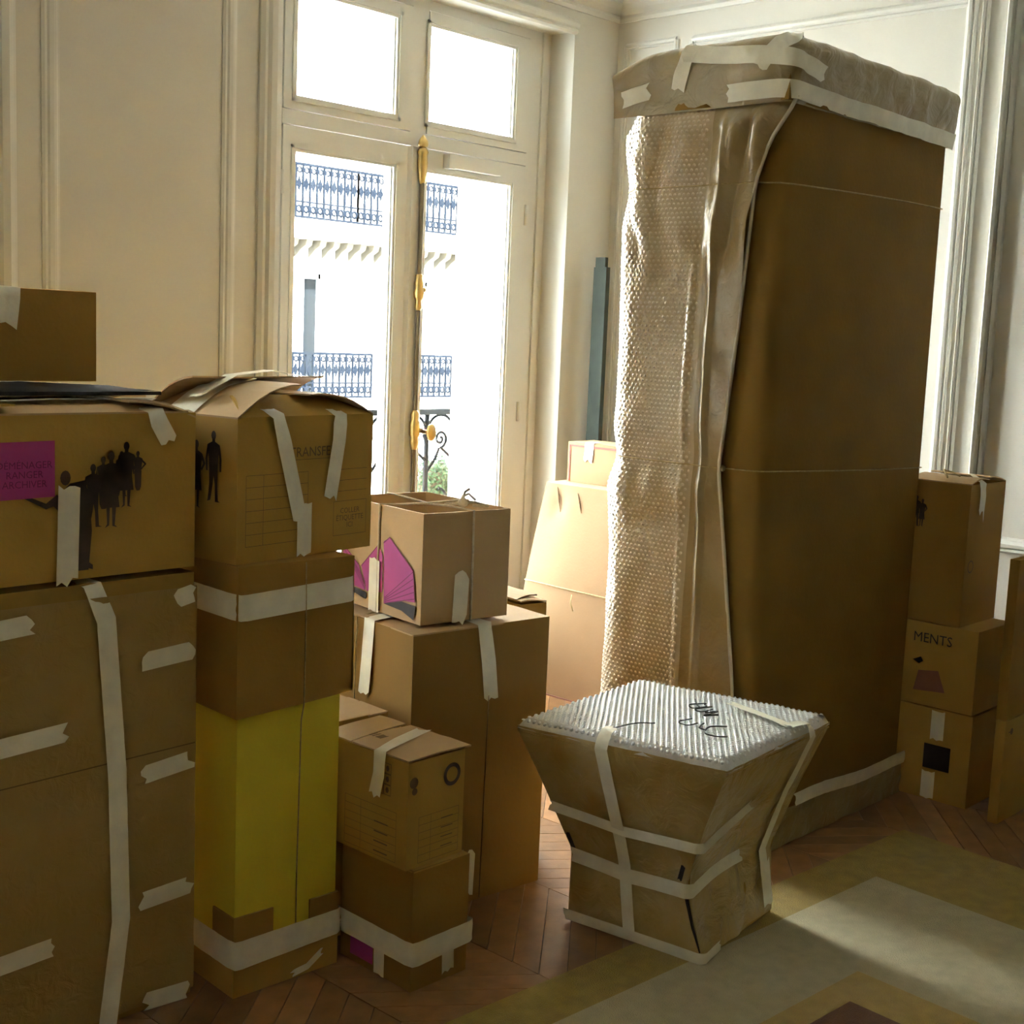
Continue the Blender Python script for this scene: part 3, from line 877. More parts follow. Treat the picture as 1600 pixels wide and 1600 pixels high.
def sheet(s, z):
    p, n = on_path(s)
    pin = min(1.0, min(abs(z - ZS1), abs(z - ZS2)) / 0.12)
    pin = pin * pin * (3 - 2 * pin)
    h = 0.010 + 0.018 * pin * (0.6 + 0.6 * nz(s * 3, z * 2.2, 1.0))
    # gathers above and below the upper string
    g = math.exp(-((z - ZS1 - 0.13) / 0.12) ** 2) + 0.8 * math.exp(-((z - ZS1 + 0.12) / 0.11) ** 2)
    h += g * (0.014 + 0.022 * min(1, max(0, (s - 0.15) / 0.2))) * (abs(math.sin(s * 24 + 2.2 * nz(s * 4, z * 4, 7))) - 0.4)
    # gathers under the lower string
    g2 = math.exp(-((z - ZS2 + 0.09) / 0.07) ** 2)
    h += g2 * 0.012 * abs(math.sin(s * 30 + z * 6))
    # long vertical creases near the free edge
    for c, a in ((0.270, 0.008), (0.345, 0.012)):
        h += a * max(0.0, 1 - abs(s - c - 0.012 * math.sin(z * 3.1)) / 0.018)
    h += 0.004 * nz(s * 16, z * 9, 2.0)
    if s > s_front: h = 0.010 + (h - 0.010) * 0.5
    h += 0.008
    k = min(1.0, max(0.0, (z - 2.25) / 0.06)); h = lerp(h, 0.006, k)
    return Vector((p.x + n.x * h, p.y + n.y * h, z)), Vector((n.x, n.y, 0))
b = MB()
NZ_, NS_ = 170, 84
S_B = 0.300
b.grid(lambda u, v: sheet(lerp(-0.20, S_B, u), v * 2.40)[0], NS_, NZ_)
wrap = wput(b, 'bubble_wrap', 'bubble', True)
b = MB()
b.grid(lambda u, v: sheet(lerp(S_B, s_edge(v * 2.40), u), v * 2.40)[0], 40, NZ_)
wput(b, 'film_edge', 'film_side', True)
# blisters
def blister_mesh(b, c, n, u, r, h):
    w = n.cross(u); k = len(b.V)
    for i in range(6):
        a = math.pi / 3 * i
        b.V.append(tuple(c + (u * math.cos(a) + w * math.sin(a)) * r))
    for i in range(6):
        a = math.pi / 3 * i
        b.V.append(tuple(c + (u * math.cos(a) + w * math.sin(a)) * r * 0.62 + n * h * 0.8))
    b.V.append(tuple(c + n * h))
    for i in range(6):
        j = (i + 1) % 6
        b.F.append((k + i, k + j, k + 6 + j, k + 6 + i)); b.F.append((k + 6 + i, k + 6 + j, k + 12))
b = MB()
PIT = 0.0165
row = 0; z = 0.30
while z < 2.33:
    s = -0.09 + (PIT / 2 if row % 2 else 0)
    while s < min(0.285, s_edge(z) - 0.03):
        p, n = sheet(s, z)
        e = 0.004
        tu = sheet(s + e, z)[0] - p; tv = sheet(s, z + e)[0] - p
        nn = tu.cross(tv).normalized()
        if nn.dot(n) < 0: nn = -nn
        blister_mesh(b, p - nn * 0.0005, nn, tu.normalized(), 0.0062, 0.0026)
        s += PIT
    z += PIT * 0.87; row += 1
bl = wput(b, 'blisters', 'blister', True); bl['kind'] = 'stuff'
b = MB().tube([Vector((*(on_path(s_edge(z))[0] + on_path(s_edge(z))[1] * 0.026), z)) for z in [0.02 + 2.30 * i / 60 for i in range(61)]], 0.0062, 7)
wput(b, 'rolled_edge', 'roll', True)

# film cap over the top, rounded corner to the front left
def cap_pt(u, v):
    """u round three sides (left, front, right), v from hem up and over"""
    Lx, Rx, Fy, By, r = WX0 - 0.040, WX1 + 0.030, WY0 - 0.040, WY1 + 0.03, 0.055
    T = [0.0, 0.325, 0.365, 0.84, 0.865, 1.0]
    if u < T[1]: t = u / T[1]; x, y = Lx, lerp(By, Fy + r, t); n = (-1, 0)
    elif u < T[2]:
        t = (u - T[1]) / (T[2] - T[1]); a = math.radians(180 + 90 * t); x, y = Lx + r + r * math.cos(a), Fy + r + r * math.sin(a); n = (math.cos(a), math.sin(a))
    elif u < T[3]: t = (u - T[2]) / (T[3] - T[2]); x, y = lerp(Lx + r, Rx - r * .5, t), Fy; n = (0, -1)
    elif u < T[4]:
        t = (u - T[3]) / (T[4] - T[3]); a = math.radians(270 + 90 * t); x, y = Rx - r * .5 + r * .5 * math.cos(a), Fy + r * .5 + r * .5 * math.sin(a); n = (math.cos(a), math.sin(a))
    else: t = (u - T[4]) / (1 - T[4]); x, y = Rx, lerp(Fy + r * .5, By, t); n = (1, 0)
    cxm, cym = (Lx + Rx) / 2, (Fy + By) / 2
    zh, zt = 2.30, 2.49
    # sag of the crest away from the front left corner
    if v < 0.55:
        k = v / 0.55; z = lerp(zh, zt - 0.03, k); inn = 0.0 + 0.022 * (1 - k) 
    elif v < 0.75:
        k = (v - 0.55) / 0.2; a = k * math.pi / 2; z = zt - 0.03 + 0.03 * math.sin(a); inn = 0.03 * (1 - math.cos(a))
    else:
        k = (v - 0.75) / 0.25; z = zt + 0.01 * k; inn = None
    wv = 0.008 * nz(x * 9, y * 9, z * 8) + 0.006 * nz(x * 22 + 3, y * 22, z * 16)
    if inn is not None:
        x -= n[0] * inn; y -= n[1] * inn
        x += n[0] * wv; y += n[1] * wv
    else:
        x = lerp(x - n[0] * 0.03, cxm, k * 0.95); y = lerp(y - n[1] * 0.03, cym, k * 0.95); z += wv * 0.5
    z += 0.0 if v < 0.05 else 0.006 * nz(x * 5, y * 5, 9)
    z -= 0.075 * max(0.0, 1 - u / 0.10) ** 2 * v + 0.03 * max(0.0, (u - 0.80) / 0.2) * v
    return Vector((x, y, z))
b = MB().grid(cap_pt, 90, 22)
wput(b, 'top_film', 'film_top', True)
wput(MB().box((WX0 - 0.018, WY0 - 0.018, 2.305), (WX1 + 0.004, WY1 - 0.06, 2.44)), 'top_board', 'cb4')

def cap_tape(uv, width, nm='tape', jag=0.01):
    pts = []
    dens = []
    for (u0, v0), (u1, v1) in zip(uv, uv[1:]):
        n = 8
        for i in range(n): dens.append((lerp(u0, u1, i / n), lerp(v0, v1, i / n)))
    dens.append(uv[-1])
    for u, v in dens:
        p = cap_pt(u, v); e = 0.002
        du = cap_pt(min(1, u + e), v) - cap_pt(max(0, u - e), v); dv = cap_pt(u, min(1, v + e)) - cap_pt(u, max(0, v - e))
        n = du.cross(dv); n = n.normalized() if n.length > 1e-9 else Vector((0, 0, 1))
        out = p - Vector((WC.x, WC.y, 2.2))
        if n.dot(out) < 0: n = -n
        pts.append((p - WC, n))
    return ribbon(pts, width, nm, wd, off=0.004, jag=jag, step=0.03)
cap_tape([(0.235, 0.13), (0.325, 0.13), (0.365, 0.13), (0.5, 0.10), (0.66, 0.09), (0.80, 0.08), (0.865, 0.08)], 0.052)
cap_tape([(0.15, 0.56), (0.24, 0.50), (0.325, 0.44), (0.365, 0.40), (0.42, 0.33)], 0.05)
cap_tape([(0.365, 0.80), (0.345, 0.62), (0.31, 0.46), (0.295, 0.34)], 0.045)
cap_tape([(0.165, 0.66), (0.150, 0.45), (0.135, 0.22)], 0.05)
cap_tape([(0.02, 0.22), (0.075, 0.26)], 0.05)
# strings round the body
def loop(zv, name):
    pts = []
    s = -0.2
    while s < s_edge(zv):
        p, n = sheet(s, zv); pts.append(p + n * 0.001); s += 0.02
    x0 = pts[-1].x
    if x0 < WX0 + 0.02: pts += [Vector((WX0 - 0.003, WY0 + 0.05, zv)), Vector((WX0 + 0.012, WY0 + 0.012, zv))]
    for i in range(0, 13):
        t = i / 12; pts.append(Vector((lerp(max(x0, WX0 + 0.045), WX1 + 0.004, t), WY0 - 0.005 - 0.027 * math.sin(math.pi * t), zv + (0.02 * t if zv > 2 else -0.03 * t))))
    pts.append(Vector((WX1 + 0.008, WY0 + 0.03, pts[-1].z))); pts.append(Vector((WX1 + 0.008, WY1, pts[-1].z)))
    wput(MB().tube(pts, 0.0024, 5), name, 'string', True)
loop(ZS1, 'string'); loop(ZS2, 'string')
kp = sheet(s_edge(ZS2), ZS2)[0]
wput(MB().lathe([(0.002, -0.01), (0.009, -0.006), (0.009, 0.006), (0.002, 0.01)], kp + Vector((-0.004, -0.01, 0)), 'z', 7), 'knot', 'string', True)
# film and tape round the foot
b = MB().grid(lambda u, v: (lerp(WX0 - 0.0, WX1 + 0.006, u), WY0 - 0.020 - 0.008 * nz(u * 9, v * 3, 5), 0.002 + v * 0.125), 30, 6)
wput(b, 'foot_film', 'film_top', True)
ribbon([((lerp(-0.24, 0.512, i / 8), WY0 - WC.y - 0.028, lerp(0.150, 0.135, i / 8) + 0.006 * math.sin(i)), NF) for i in range(9)], 0.045, 'tape', wd, jag=0.012, wrinkle=0.002)

# ------------------------------------------------------------------ hourglass stool in film and bubble wrap
SCN = Vector((2.935, 2.08, 0))
st = thing('wrapped_stool', 'hourglass stool wrapped in kraft paper and bubble wrap, taped all over', 'stool', SCN + Vector((0, 0, 0.0072)))
RING = [
    (0.000, [(2.709, 2.258), (2.758, 1.838), (3.171, 1.892), (3.122, 2.312)]),
    (0.200, [(2.704, 2.252), (2.748, 1.895), (3.165, 1.905), (3.110, 2.300)]),
    (0.380, [(2.636, 2.302), (2.716, 1.828), (3.226, 1.862), (3.140, 2.35)]),
    (0.545, [(2.572, 2.352), (2.690, 1.756), (3.286, 1.816), (3.170, 2.405)]),
]
def stool_corner(i, z):
    for (z0, c0), (z1, c1) in zip(RING, RING[1:]):
        if z <= z1 + 1e-6:
            t = (z - z0) / (z1 - z0); return Vector((lerp(c0[i][0], c1[i][0], t), lerp(c0[i][1], c1[i][1], t), z)) - SCN
    return Vector((*RING[-1][1][i], z)) - SCN
def stool_face(i, u, z, inset=0.0, rough=0.0):
    a, c = stool_corner(i, z), stool_corner((i + 1) % 4, z)
    p = a.lerp(c, u)
    d = (c - a).normalized(); n = Vector((d.y, -d.x, 0)).normalized()
    if n.dot(Vector((p.x, p.y, 0))) < 0: n = -n
    sag = 0.016 * math.sin(math.pi * u) * math.exp(-((z - 0.22) / 0.16) ** 2)
    h = -inset - sag
    if rough:
        h += rough * (nz(p.x * 7 + i, p.y * 7, z * 5) + 0.6 * abs(nz(p.x * 16 + u * 5, p.y * 16, z * 9 + 3)) + 0.5 * nz(p.x * 30, p.y * 30, z * 26))
    return p + n * h, n
for i, nm in enumerate(('side', 'side', 'side', 'side')):
    b = MB().grid(lambda u, v: stool_face(i, u, v * 0.545, 0.006)[0], 8, 12)
    b.build('side_board', 'paper', st, True)
for i in range(4):
    b = MB().grid(lambda u, v: stool_face(i, u, 0.008 + v * 0.545, 0.0, 0.010 * math.sin(math.pi * min(1, max(0, u))) ** .5 if 0 < u < 1 else 0.0)[0] + Vector((0, 0, 0.0)), 26, 30)
    b.build('side_film', 'film', st, True)
T4 = [Vector((*q, 0)) - SCN for q in RING[-1][1]]
def top_pt(u, v):
    p = (T4[0].lerp(T4[1], u)).lerp(T4[3].lerp(T4[2], u), v)
    e = min(u, 1 - u, v, 1 - v)
    z = 0.575 - 0.030 * max(0.0, 1 - e / 0.035) ** 2 + 0.003 * nz(p.x * 8, p.y * 8, 0) + 0.002 * nz(p.x * 20, p.y * 20, 3)
    return Vector((p.x, p.y, z))
MB().grid(lambda u, v: top_pt(u, v) - Vector((0, 0, 0.008)), 10, 10).build('top_board', 'paper', st, True)
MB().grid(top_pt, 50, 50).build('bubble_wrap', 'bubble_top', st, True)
b = MB()
e1 = (T4[1] - T4[0]).length; e2 = (T4[3] - T4[0]).length
PT = 0.0165; row = 0; v = 0.018
while v < 0.985:
    u = 0.018 + (PT / e1 / 2 if row % 2 else 0)
    while u < 0.985:
        p = top_pt(u, v); tu = top_pt(u + .004, v) - p; tv = top_pt(u, v + .004) - p
        n = tu.cross(tv).normalized(); n = n if n.z > 0 else -n
        blister_mesh(b, p - n * 0.0004, n, tu.normalized(), 0.0064, 0.0032)
        u += PT / e1
    v += PT * 0.87 / e2; row += 1
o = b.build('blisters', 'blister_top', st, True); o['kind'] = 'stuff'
def stool_tape(pts, width, jag=0.012):
    """pts: ('f', face, u, z) on a side or ('t', u, v) on the top"""
    out = []
    for (a, c) in zip(pts, pts[1:]):
        n = 7
        for k in range(n):
            t = k / n
            if a[0] == 'f' and c[0] == 'f' and a[1] == c[1]:
                p, nn = stool_face(a[1], lerp(a[2], c[2], t), lerp(a[3], c[3], t)); out.append((p, nn))
            elif a[0] == 't' and c[0] == 't':
                out.append((top_pt(lerp(a[1], c[1], t), lerp(a[2], c[2], t)), Vector((0, 0, 1))))
            else:
                def g(q):
                    if q[0] == 'f': return stool_face(q[1], q[2], q[3])
                    return top_pt(q[1], q[2]), Vector((0, 0, 1))
                (p0, n0), (p1, n1) = g(a), g(c); out.append((p0.lerp(p1, t), n0.lerp(n1, t).normalized()))
    q = pts[-1]
    out.append(stool_face(q[1], q[2], q[3]) if q[0] == 'f' else (top_pt(q[1], q[2]), Vector((0, 0, 1))))
    return ribbon(out, width, 'tape', st, off=0.0125, jag=jag, step=0.03, wrinkle=0.001)
F0, F1 = 0, 1
stool_tape([('t', 0.435, 0.07), ('t', 0.43, 0.015), ('f', F0, 0.43, 0.54), ('f', F0, 0.45, 0.38), ('f', F0, 0.47, 0.2), ('f', F0, 0.49, 0.012)], 0.037)
stool_tape([('f', F0, 0.02, 0.33), ('f', F0, 0.5, 0.305), ('f', F0, 0.99, 0.318), ('f', F1, 0.02, 0.318), ('f', F1, 0.30, 0.365), ('f', F1, 0.42, 0.39)], 0.028)
stool_tape([('f', F0, 0.01, 0.192), ('f', F0, 0.5, 0.172), ('f', F0, 0.99, 0.185), ('f', F1, 0.02, 0.185), ('f', F1, 0.40, 0.205), ('f', F1, 0.60, 0.212)], 0.040)
stool_tape([('f', F0, 0.0, 0.014), ('f', F0, 0.5, 0.014), ('f', F0, 0.99, 0.016), ('f', F1, 0.01, 0.016), ('f', F1, 0.22, 0.022)], 0.030)
stool_tape([('t', 0.97, 0.62), ('t', 0.985, 0.76), ('f', F1, 0.78, 0.54), ('f', F1, 0.80, 0.38), ('f', F1, 0.86, 0.2), ('f', F1, 0.90, 0.06)], 0.036)
stool_tape([('f', F1, 0.88, 0.16), ('f', F1, 0.90, 0.03)], 0.05)
stool_tape([('t', 0.60, 0.80), ('t', 0.97, 0.62)], 0.03)
# dark strip painted for the shade in the front corner crease
sl = [stool_face(F0, 0.97, 0.165)[0], stool_face(F0, 0.975, 0.09)[0], stool_face(F0, 0.993, 0.03)[0]]
MB().tube([p + Vector((-0.006, -0.006, 0)) for p in sl], 0.004, 5, radii=[0.005, 0.004, 0.002]).build('crease_shade', 'ink', st)
for fi, u, z in ((0, 0.945, 0.232), (0, 0.045, 0.232)):
    (p0, n0), (p1, n1) = stool_face(fi, u, z + 0.022), stool_face(fi, u, z - 0.022)
    ribbon([(p0, n0), (p1, n1)], 0.013, 'slit_shade', st, mt='ink', off=0.009, jag=0.003)  # black strips standing in for shade in the waist slits
# marker scribble on top
def stroke(pts):
    return [top_pt(u, v) + Vector((0, 0, 0.0052)) for u, v in pts]
b = MB()
def smooth_pts(l, n=6):
    out = []
    for i in range(len(l) - 1):
        p0 = l[max(0, i - 1)]; p1 = l[i]; p2 = l[i + 1]; p3 = l[min(len(l) - 1, i + 2)]
        for k in range(n):
            t = k / n
            out.append(tuple(0.5 * ((2 * p1[c]) + (-p0[c] + p2[c]) * t + (2 * p0[c] - 5 * p1[c] + 4 * p2[c] - p3[c]) * t * t + (-p0[c] + 3 * p1[c] - 3 * p2[c] + p3[c]) * t ** 3) for c in (0, 1)))
    out.append(l[-1]); return out
for l in ([(0.42, 0.80), (0.47, 0.72), (0.52, 0.66)], [(0.50, 0.76), (0.46, 0.68), (0.50, 0.63), (0.53, 0.70), (0.50, 0.74)],
          [(0.55, 0.72), (0.52, 0.62), (0.56, 0.60), (0.58, 0.67)], [(0.58, 0.60), (0.61, 0.66), (0.60, 0.55), (0.64, 0.61)],
          [(0.58, 0.48), (0.56, 0.40), (0.62, 0.36), (0.64, 0.42)], [(0.66, 0.44), (0.68, 0.36), (0.72, 0.34)],
          [(0.76, 0.46), (0.71, 0.40), (0.74, 0.30), (0.80, 0.28), (0.84, 0.31)]):
    MB().tube(stroke(smooth_pts(l)), 0.0022, 4).build('marker_stroke', 'ink', st)
b = MB().tube(stroke(smooth_pts([(0.40, 0.03), (0.42, 0.14), (0.44, 0.22), (0.50, 0.30)])), 0.002, 4)
b.build('fold_line', 'ink', st)

# ------------------------------------------------------------------ rug
rug_o = Vector((4.078, 1.949, 0.0))
rug = thing('patterned_rug', 'flat woven rug with gold border, cream band and russet centre on the parquet', 'rug', rug_o, -3.5)
def band(x0, x1, y0, y1, ix0, ix1, iy0, iy1, name, mt, zt):
    b = MB()
    if ix0 is None:
        b.box((x0, y0, 0.0005), (x1, y1, zt))
    else:
        b.box((x0, iy1, 0.0005), (x1, y1, zt)); b.box((x0, y0, 0.0005), (x1, iy0, zt))
        b.box((x0, iy0, 0.0005), (ix0, iy1, zt)); b.box((ix1, iy0, 0.0005), (x1, iy1, zt))
    return b.build(name, mt, rug)
LX, LY = -3.6, -2.7
band(LX, 0, LY, 0, LX + 0.43, -0.43, LY + 0.16, -0.16, 'border', 'rug_border', 0.006)
band(LX + 0.43, -0.43, LY + 0.16, -0.16, LX + 1.02, -1.02, LY + 0.47, -0.47, 'cream_band', 'rug_field', 0.0062)
band(LX + 1.02, -1.02, LY + 0.47, -0.47, LX + 1.176, -1.176, LY + 0.547, -0.547, 'ochre_band', 'rug_tan', 0.006)
band(LX + 1.176, -1.176, LY + 0.547, -0.547, None, None, None, None, 'centre', 'rug_red', 0.0062)

# ------------------------------------------------------------------ A: tall film-wrapped carton at the far left
w, d, h = 0.66, 0.72, 1.03
A = thing('tall_wrapped_carton', 'tall carton in brown paper with one long vertical strip of tape, far left', 'box', (1.054, 2.60, 0))
box_body(w, d, h, 'body', 'paper', A, bulge=0.010, seed=2.0)
closed_top(A, w, d, h - 0.004, 'cb2')
b = MB().grid(lambda u, v: (u * w, -0.013 - 0.003 * nz(u * 6, v * 9, 1) - 0.003 * abs(nz(u * 20, v * 14, 4)), 0.02 + v * 0.98), 24, 40)
b.build('film', 'film_thin', A, True)
def A_h(x0, z0, x1, z1, wd_=0.043):
    ribbon([((x0, -0.017, z0), NF), ((x1, -0.017, z1), NF)], wd_, 'tape', A, jag=0.012, wrinkle=0.0012)
ribbon([((0.395, 0.05, h + 0.002), NT), ((0.40, -0.004, h - 0.004), cut(NF, NT)), ((0.425, -0.018, 0.95), NF), ((0.452, -0.018, 0.6), NF), ((0.462, -0.018, 0.25), NF), ((0.430, -0.018, 0.015), NF)],
       0.046, 'tape', A, jag=0.01, wrinkle=0.0015)
for q in ((0.0, 0.945, 0.25, 0.962), (0.52, 0.842, 0.644, 0.850), (0.0, 0.698, 0.33, 0.715), (0.515, 0.578, 0.644, 0.590), (0.51, 0.278, 0.644, 0.283), (0.0, 0.225, 0.30, 0.238), (0.60, 0.975, 0.646, 0.985), (0.53, 0.030, 0.640, 0.022)):
    A_h(*q)
ribbon([((0.0, -0.0165, 0.615), NF), ((0.655, -0.0165, 0.628), NF)], 0.003, 'sheet_join', A, mt='ink_soft', jag=0, wrinkle=0)

# ------------------------------------------------------------------ B: archive carton with printed people and pink label
w, d, h = 0.62, 0.40, 0.355
B = thing('archive_carton', 'moving carton printed with a crowd of black walking figures and a pink label', 'box', (1.098, 2.605, 1.042))
box_body(w, d, h, 'body', 'cb1', B, open_top=True, bulge=0.006, seed=5.0)
flap(B, (0, 0, h), (w - 0.02, 0, h), (0, 1, 0), 0.17, 0.018, 'cb3', curve=0.008, seed=1, skew=(0, 0.08))
flap(B, (w, d, h), (0, d, h), (0, -1, 0), 0.19, 0.024, 'cb3', curve=0.008, seed=2)
flap(B, (w, 0.0, h - 0.012), (w, d, h - 0.012), (-1, 0, 0), 0.17, 0.036, 'cb3', curve=0.010, seed=3)
flap(B, (0, d, h - 0.006), (0, 0, h - 0.006), (1, 0, 0), 0.19, 0.024, 'cb1', curve=0.008, seed=4)
dc = Decal((0, 0, 0), (1, 0, 0), (0, 0, 1), NF, 0.0075)
for x, z, s, k in ((0.360, 0.112, 0.138, 0), (0.403, 0.108, 0.168, 1), (0.384, 0.150, 0.115, 2), (0.440, 0.150, 0.145, 1), (0.428, 0.175, 0.10, 0), (0.468, 0.186, 0.088, 2)):
    figure(dc, x, z, s, k)
# big figure in front, half under the tape, one arm reaching left
def P(l): dc.poly([(0.337 + a, 0.02 + c) for a, c in l])
dc.disc(0.296, 0.222, 0.012, 0.016)
P([(-0.075, 0.150), (-0.030, 0.190), (0.005, 0.195), (0.015, 0.150), (0.02, 0.085), (0.012, 0.0), (-0.012, 0.0), (-0.015, 0.085), (-0.05, 0.11), (-0.06, 0.135)])
P([(-0.060, 0.168), (-0.085, 0.150), (-0.150, 0.178), (-0.170, 0.180), (-0.150, 0.172), (-0.085, 0.138), (-0.045, 0.150)])
P([(-0.006, 0.01), (0.022, 0.0), (0.022, 0.01), (0.008, 0.02)])
dc.build('figures_print', 'ink_fig', B)
o = Decal((0, 0, 0), (1, 0, 0), (0, 0, 1), NF, 0.0078).poly([(0.04, 0.180), (0.272, 0.184), (0.272, 0.302), (0.04, 0.30)]).build('pink_label', 'pink', B)
text('DÉMÉNAGER\nRANGER\nARCHIVER', 0.021, (0.205, 0, 0.232), (1, 0, 0), (0, 0, 1), NF, 'pink_dark', B, off=0.0086)
ribbon([((0.304, -0.008, 0.205), NF), ((0.298, -0.008, 0.006), NF)], 0.050, 'tape', B, jag=0.02)
ribbon([((0.50, 0.05, h + 0.012), NT), ((0.513, -0.003, h + 0.006), cut(NF, NT)), ((0.520, -0.008, 0.335), NF), ((0.550, -0.008, 0.285), NF)], 0.044, 'tape', B, jag=0.014)
ribbon([((0.02, 0.06, h + 0.016), NT), ((0.30, 0.075, h + 0.022), NT), ((0.56, 0.09, h + 0.020), NT)], 0.045, 'tape', B, jag=0.02, off=0.006)

# ------------------------------------------------------------------ black folded cloth and carton C on top
cl = MB().grid(lambda u, v: (lerp(-0.30, 0.20, u), lerp(-0.06, 0.22, v), 0.012 + 0.012 * math.sin(math.pi * min(1, max(0, u))) * math.sin(math.pi * v) ** .5 + 0.003 * nz(u * 9, v * 7, 2)), 20, 12)
nb = len(cl.V)
cl.grid(lambda u, v: (lerp(-0.30, 0.20, u), lerp(0.22, -0.06, v), 0.004), 20, 12)
cl.grid(lambda u, v: (lerp(-0.30, 0.20, u), -0.06, lerp(0.004, 0.012, v)), 20, 1)
bc = cl.build('black_cloth', 'black', None, True)
bc.location = (1.475, 2.74, 1.042 + 0.355 + 0.032)
tag(bc, 'flat black folded cloth lying on the archive carton under the top-left box', 'cloth')
w, d, h = 0.36, 0.24, 0.200
C = thing('plain_carton', 'plain closed carton topmost at the far left, standing on black cloth', 'box', (1.214, 2.79, 1.458))
box_body(w, d, h, 'body', 'cb2', C, bulge=0.004, seed=9.0)
closed_top(C, w, d, h - 0.003, 'cb2', lift=(0.004, 0.002))
ribbon([((0.150, 0.1, h + 0.005), NT), ((0.150, -0.002, h + 0.002), cut(NF, NT)), ((0.148, -0.005, h - 0.02), NF), ((0.140, -0.005, h - 0.085), NF)], 0.055, 'tape', C, jag=0.02)

# ------------------------------------------------------------------ D: tall carton, brown sleeve over yellow
w, d, h = 0.292, 0.30, 1.050
D = thing('yellow_sleeved_carton', 'tall narrow carton with bright yellow middle and brown telescoped lid', 'box', (1.776, 2.510, 0), -3.5)
box_body(w, d, h - 0.02, 'body', 'yellow', D, bulge=0.003, seed=12.0)
# lid
b = MB()
lw, ld = w + 0.032, d + 0.024
lid = bpy.data.objects.new('lid', None)
z0, z1 = 0.690, h
N_ = 6
for f in (lambda u, v: (lerp(-0.010, lw - 0.006, u), -0.012 - 0.004 * math.sin(math.pi * u) * (1 - v), lerp(z0 + 0.02 * u, z1, v)),
          lambda u, v: (lw - 0.006 + 0.006 * (1 - v), lerp(-0.012, ld - 0.012, u), lerp(z0 + 0.02, z1, v)),
          lambda u, v: (lerp(lw - 0.006, -0.010, u), ld - 0.012, lerp(z0, z1, v)),
          lambda u, v: (-0.010, lerp(ld - 0.012, -0.012, u), lerp(z0, z1, v))):
    b.grid(f, N_, N_)
b.poly([(-0.010, -0.012, z1), (lw - 0.006, -0.012, z1), (lw - 0.006, ld - 0.012, z1), (-0.010, ld - 0.012, z1)])
bpy.data.objects.remove(lid)
b.build('lid', 'cb2', D)
# brown foot wrapped round the yellow
b = MB()
e = 0.006
b.grid(lambda u, v: (lerp(-e, w + e, u), -e - 0.001, lerp(0, 0.110, v)), 6, 3)
b.grid(lambda u, v: (w + e, lerp(-e, d + e, u), lerp(0, 0.110, v)), 4, 3)
b.grid(lambda u, v: (-e, lerp(d + e, -e, u), lerp(0, 0.110, v)), 4, 3)
b.grid(lambda u, v: (lerp(w + e, -e, u), d + e, lerp(0, 0.110, v)), 4, 3)
b.poly([(-e, -e, 0), (-e, d + e, 0), (w + e, d + e, 0), (w + e, -e, 0)])
b.build('foot_wrap', 'cb1', D)
MB().box((-e, -e - 0.0005, 0.09), (0.105, -0.0005, 0.200)).box((-e, -e, 0.09), (-0.001, 0.09, 0.200)).build('corner_patch', 'cb2', D)
MB().box((0.212, -e - 0.0005, 0.09), (w + e, -0.0005, 0.190)).box((w + 0.001, -e, 0.09), (w + e, 0.09, 0.190)).build('corner_patch', 'cb2', D)
def band_tape(z, wd_, parent, w, d, off=0.012, slope=0.0):
    ribbon([((-off * .3, d - 0.01, z), NL), ((-off * .3, 0.01, z), NL), ((0, -off, z), cut(NL, NF)), ((0.01, -off, z), NF), ((w - 0.005, -off, z + slope), NF), ((w + 0.004, -off * .3, z + slope), cut(NF, NR)), ((w + 0.006, d * .7, z + slope), NR)],
           wd_, 'tape', parent, off=0.008, jag=0.004, wrinkle=0.0015)
band_tape(0.955, 0.062, D, w + 0.016, d, 0.013, 0.015)
band_tape(0.118, 0.055, D, w, d, 0.008, 0.004)
band_tape(0.092, 0.035, D, w, d, 0.0092, 0.010)
string_on([(0.170, -0.0215, 1.048), (0.172, -0.0225, 0.9), (0.171, -0.022, 0.70), (0.171, -0.012, 0.66), (0.168, -0.010, 0.3), (0.163, -0.017, 0.08)], 'string', D, 0.0018)
ribbon([((0.16, -0.011, 0.015), NF), ((0.20, -0.016, 0.024), NF), ((0.245, -0.013, 0.05), NF)], 0.018, 'tape', D, jag=0.008)

# ------------------------------------------------------------------ E: TRANSFERT carton on the yellow one
w, d, h = 0.445, 0.33, 0.335
E_ = thing('transfer_carton', 'open-flapped moving carton with a printed TRANSFERT table and long tape strips', 'box', (1.770, 2.515, 1.052), 6.0)
box_body(w, d, h, 'body', 'cb1', E_, open_top=True, bulge=0.004, seed=17.0)
flap(E_, (0, d, h), (0, 0, h), (1, 0, 0), 0.20, 0.075, 'cb3', curve=0.020, seed=1, skew=(0.0, 0.02))
flap(E_, (w, 0, h), (w, d, h), (-1, 0, 0), 0.21, 0.050, 'cb3', curve=0.020, seed=2, skew=(0.02, 0.0))
flap(E_, (0.01, 0, h), (w - 0.01, 0, h), (0, 1, 0), 0.10, 0.045, 'cb1', curve=0.006, seed=3, skew=(0.12, 0.10))
flap(E_, (w, d, h), (0, d, h), (0, -1, 0), 0.16, 0.085, 'cb3', curve=0.020, seed=4, skew=(0.02, 0.02))
dc = Decal((0, 0, 0), (1, 0, 0), (0, 0, 1), NF, 0.0062)
dc.frame(0.022, 0.040, 0.195, 0.165); 
for i in range(1, 6): dc.line((0.022, 0.040 + 0.0275 * i), (0.217, 0.040 + 0.0275 * i))
dc.line((0.075, 0.040), (0.075, 0.205)); dc.frame(0.305, 0.040, 0.115, 0.085)
for i in range(3): dc.line((0.305, 0.150 + 0.027 * i), (0.42, 0.150 + 0.027 * i))
dc.line((0.13, 0.235), (0.31, 0.235))
dc.build('table_print', 'ink_soft', E_)
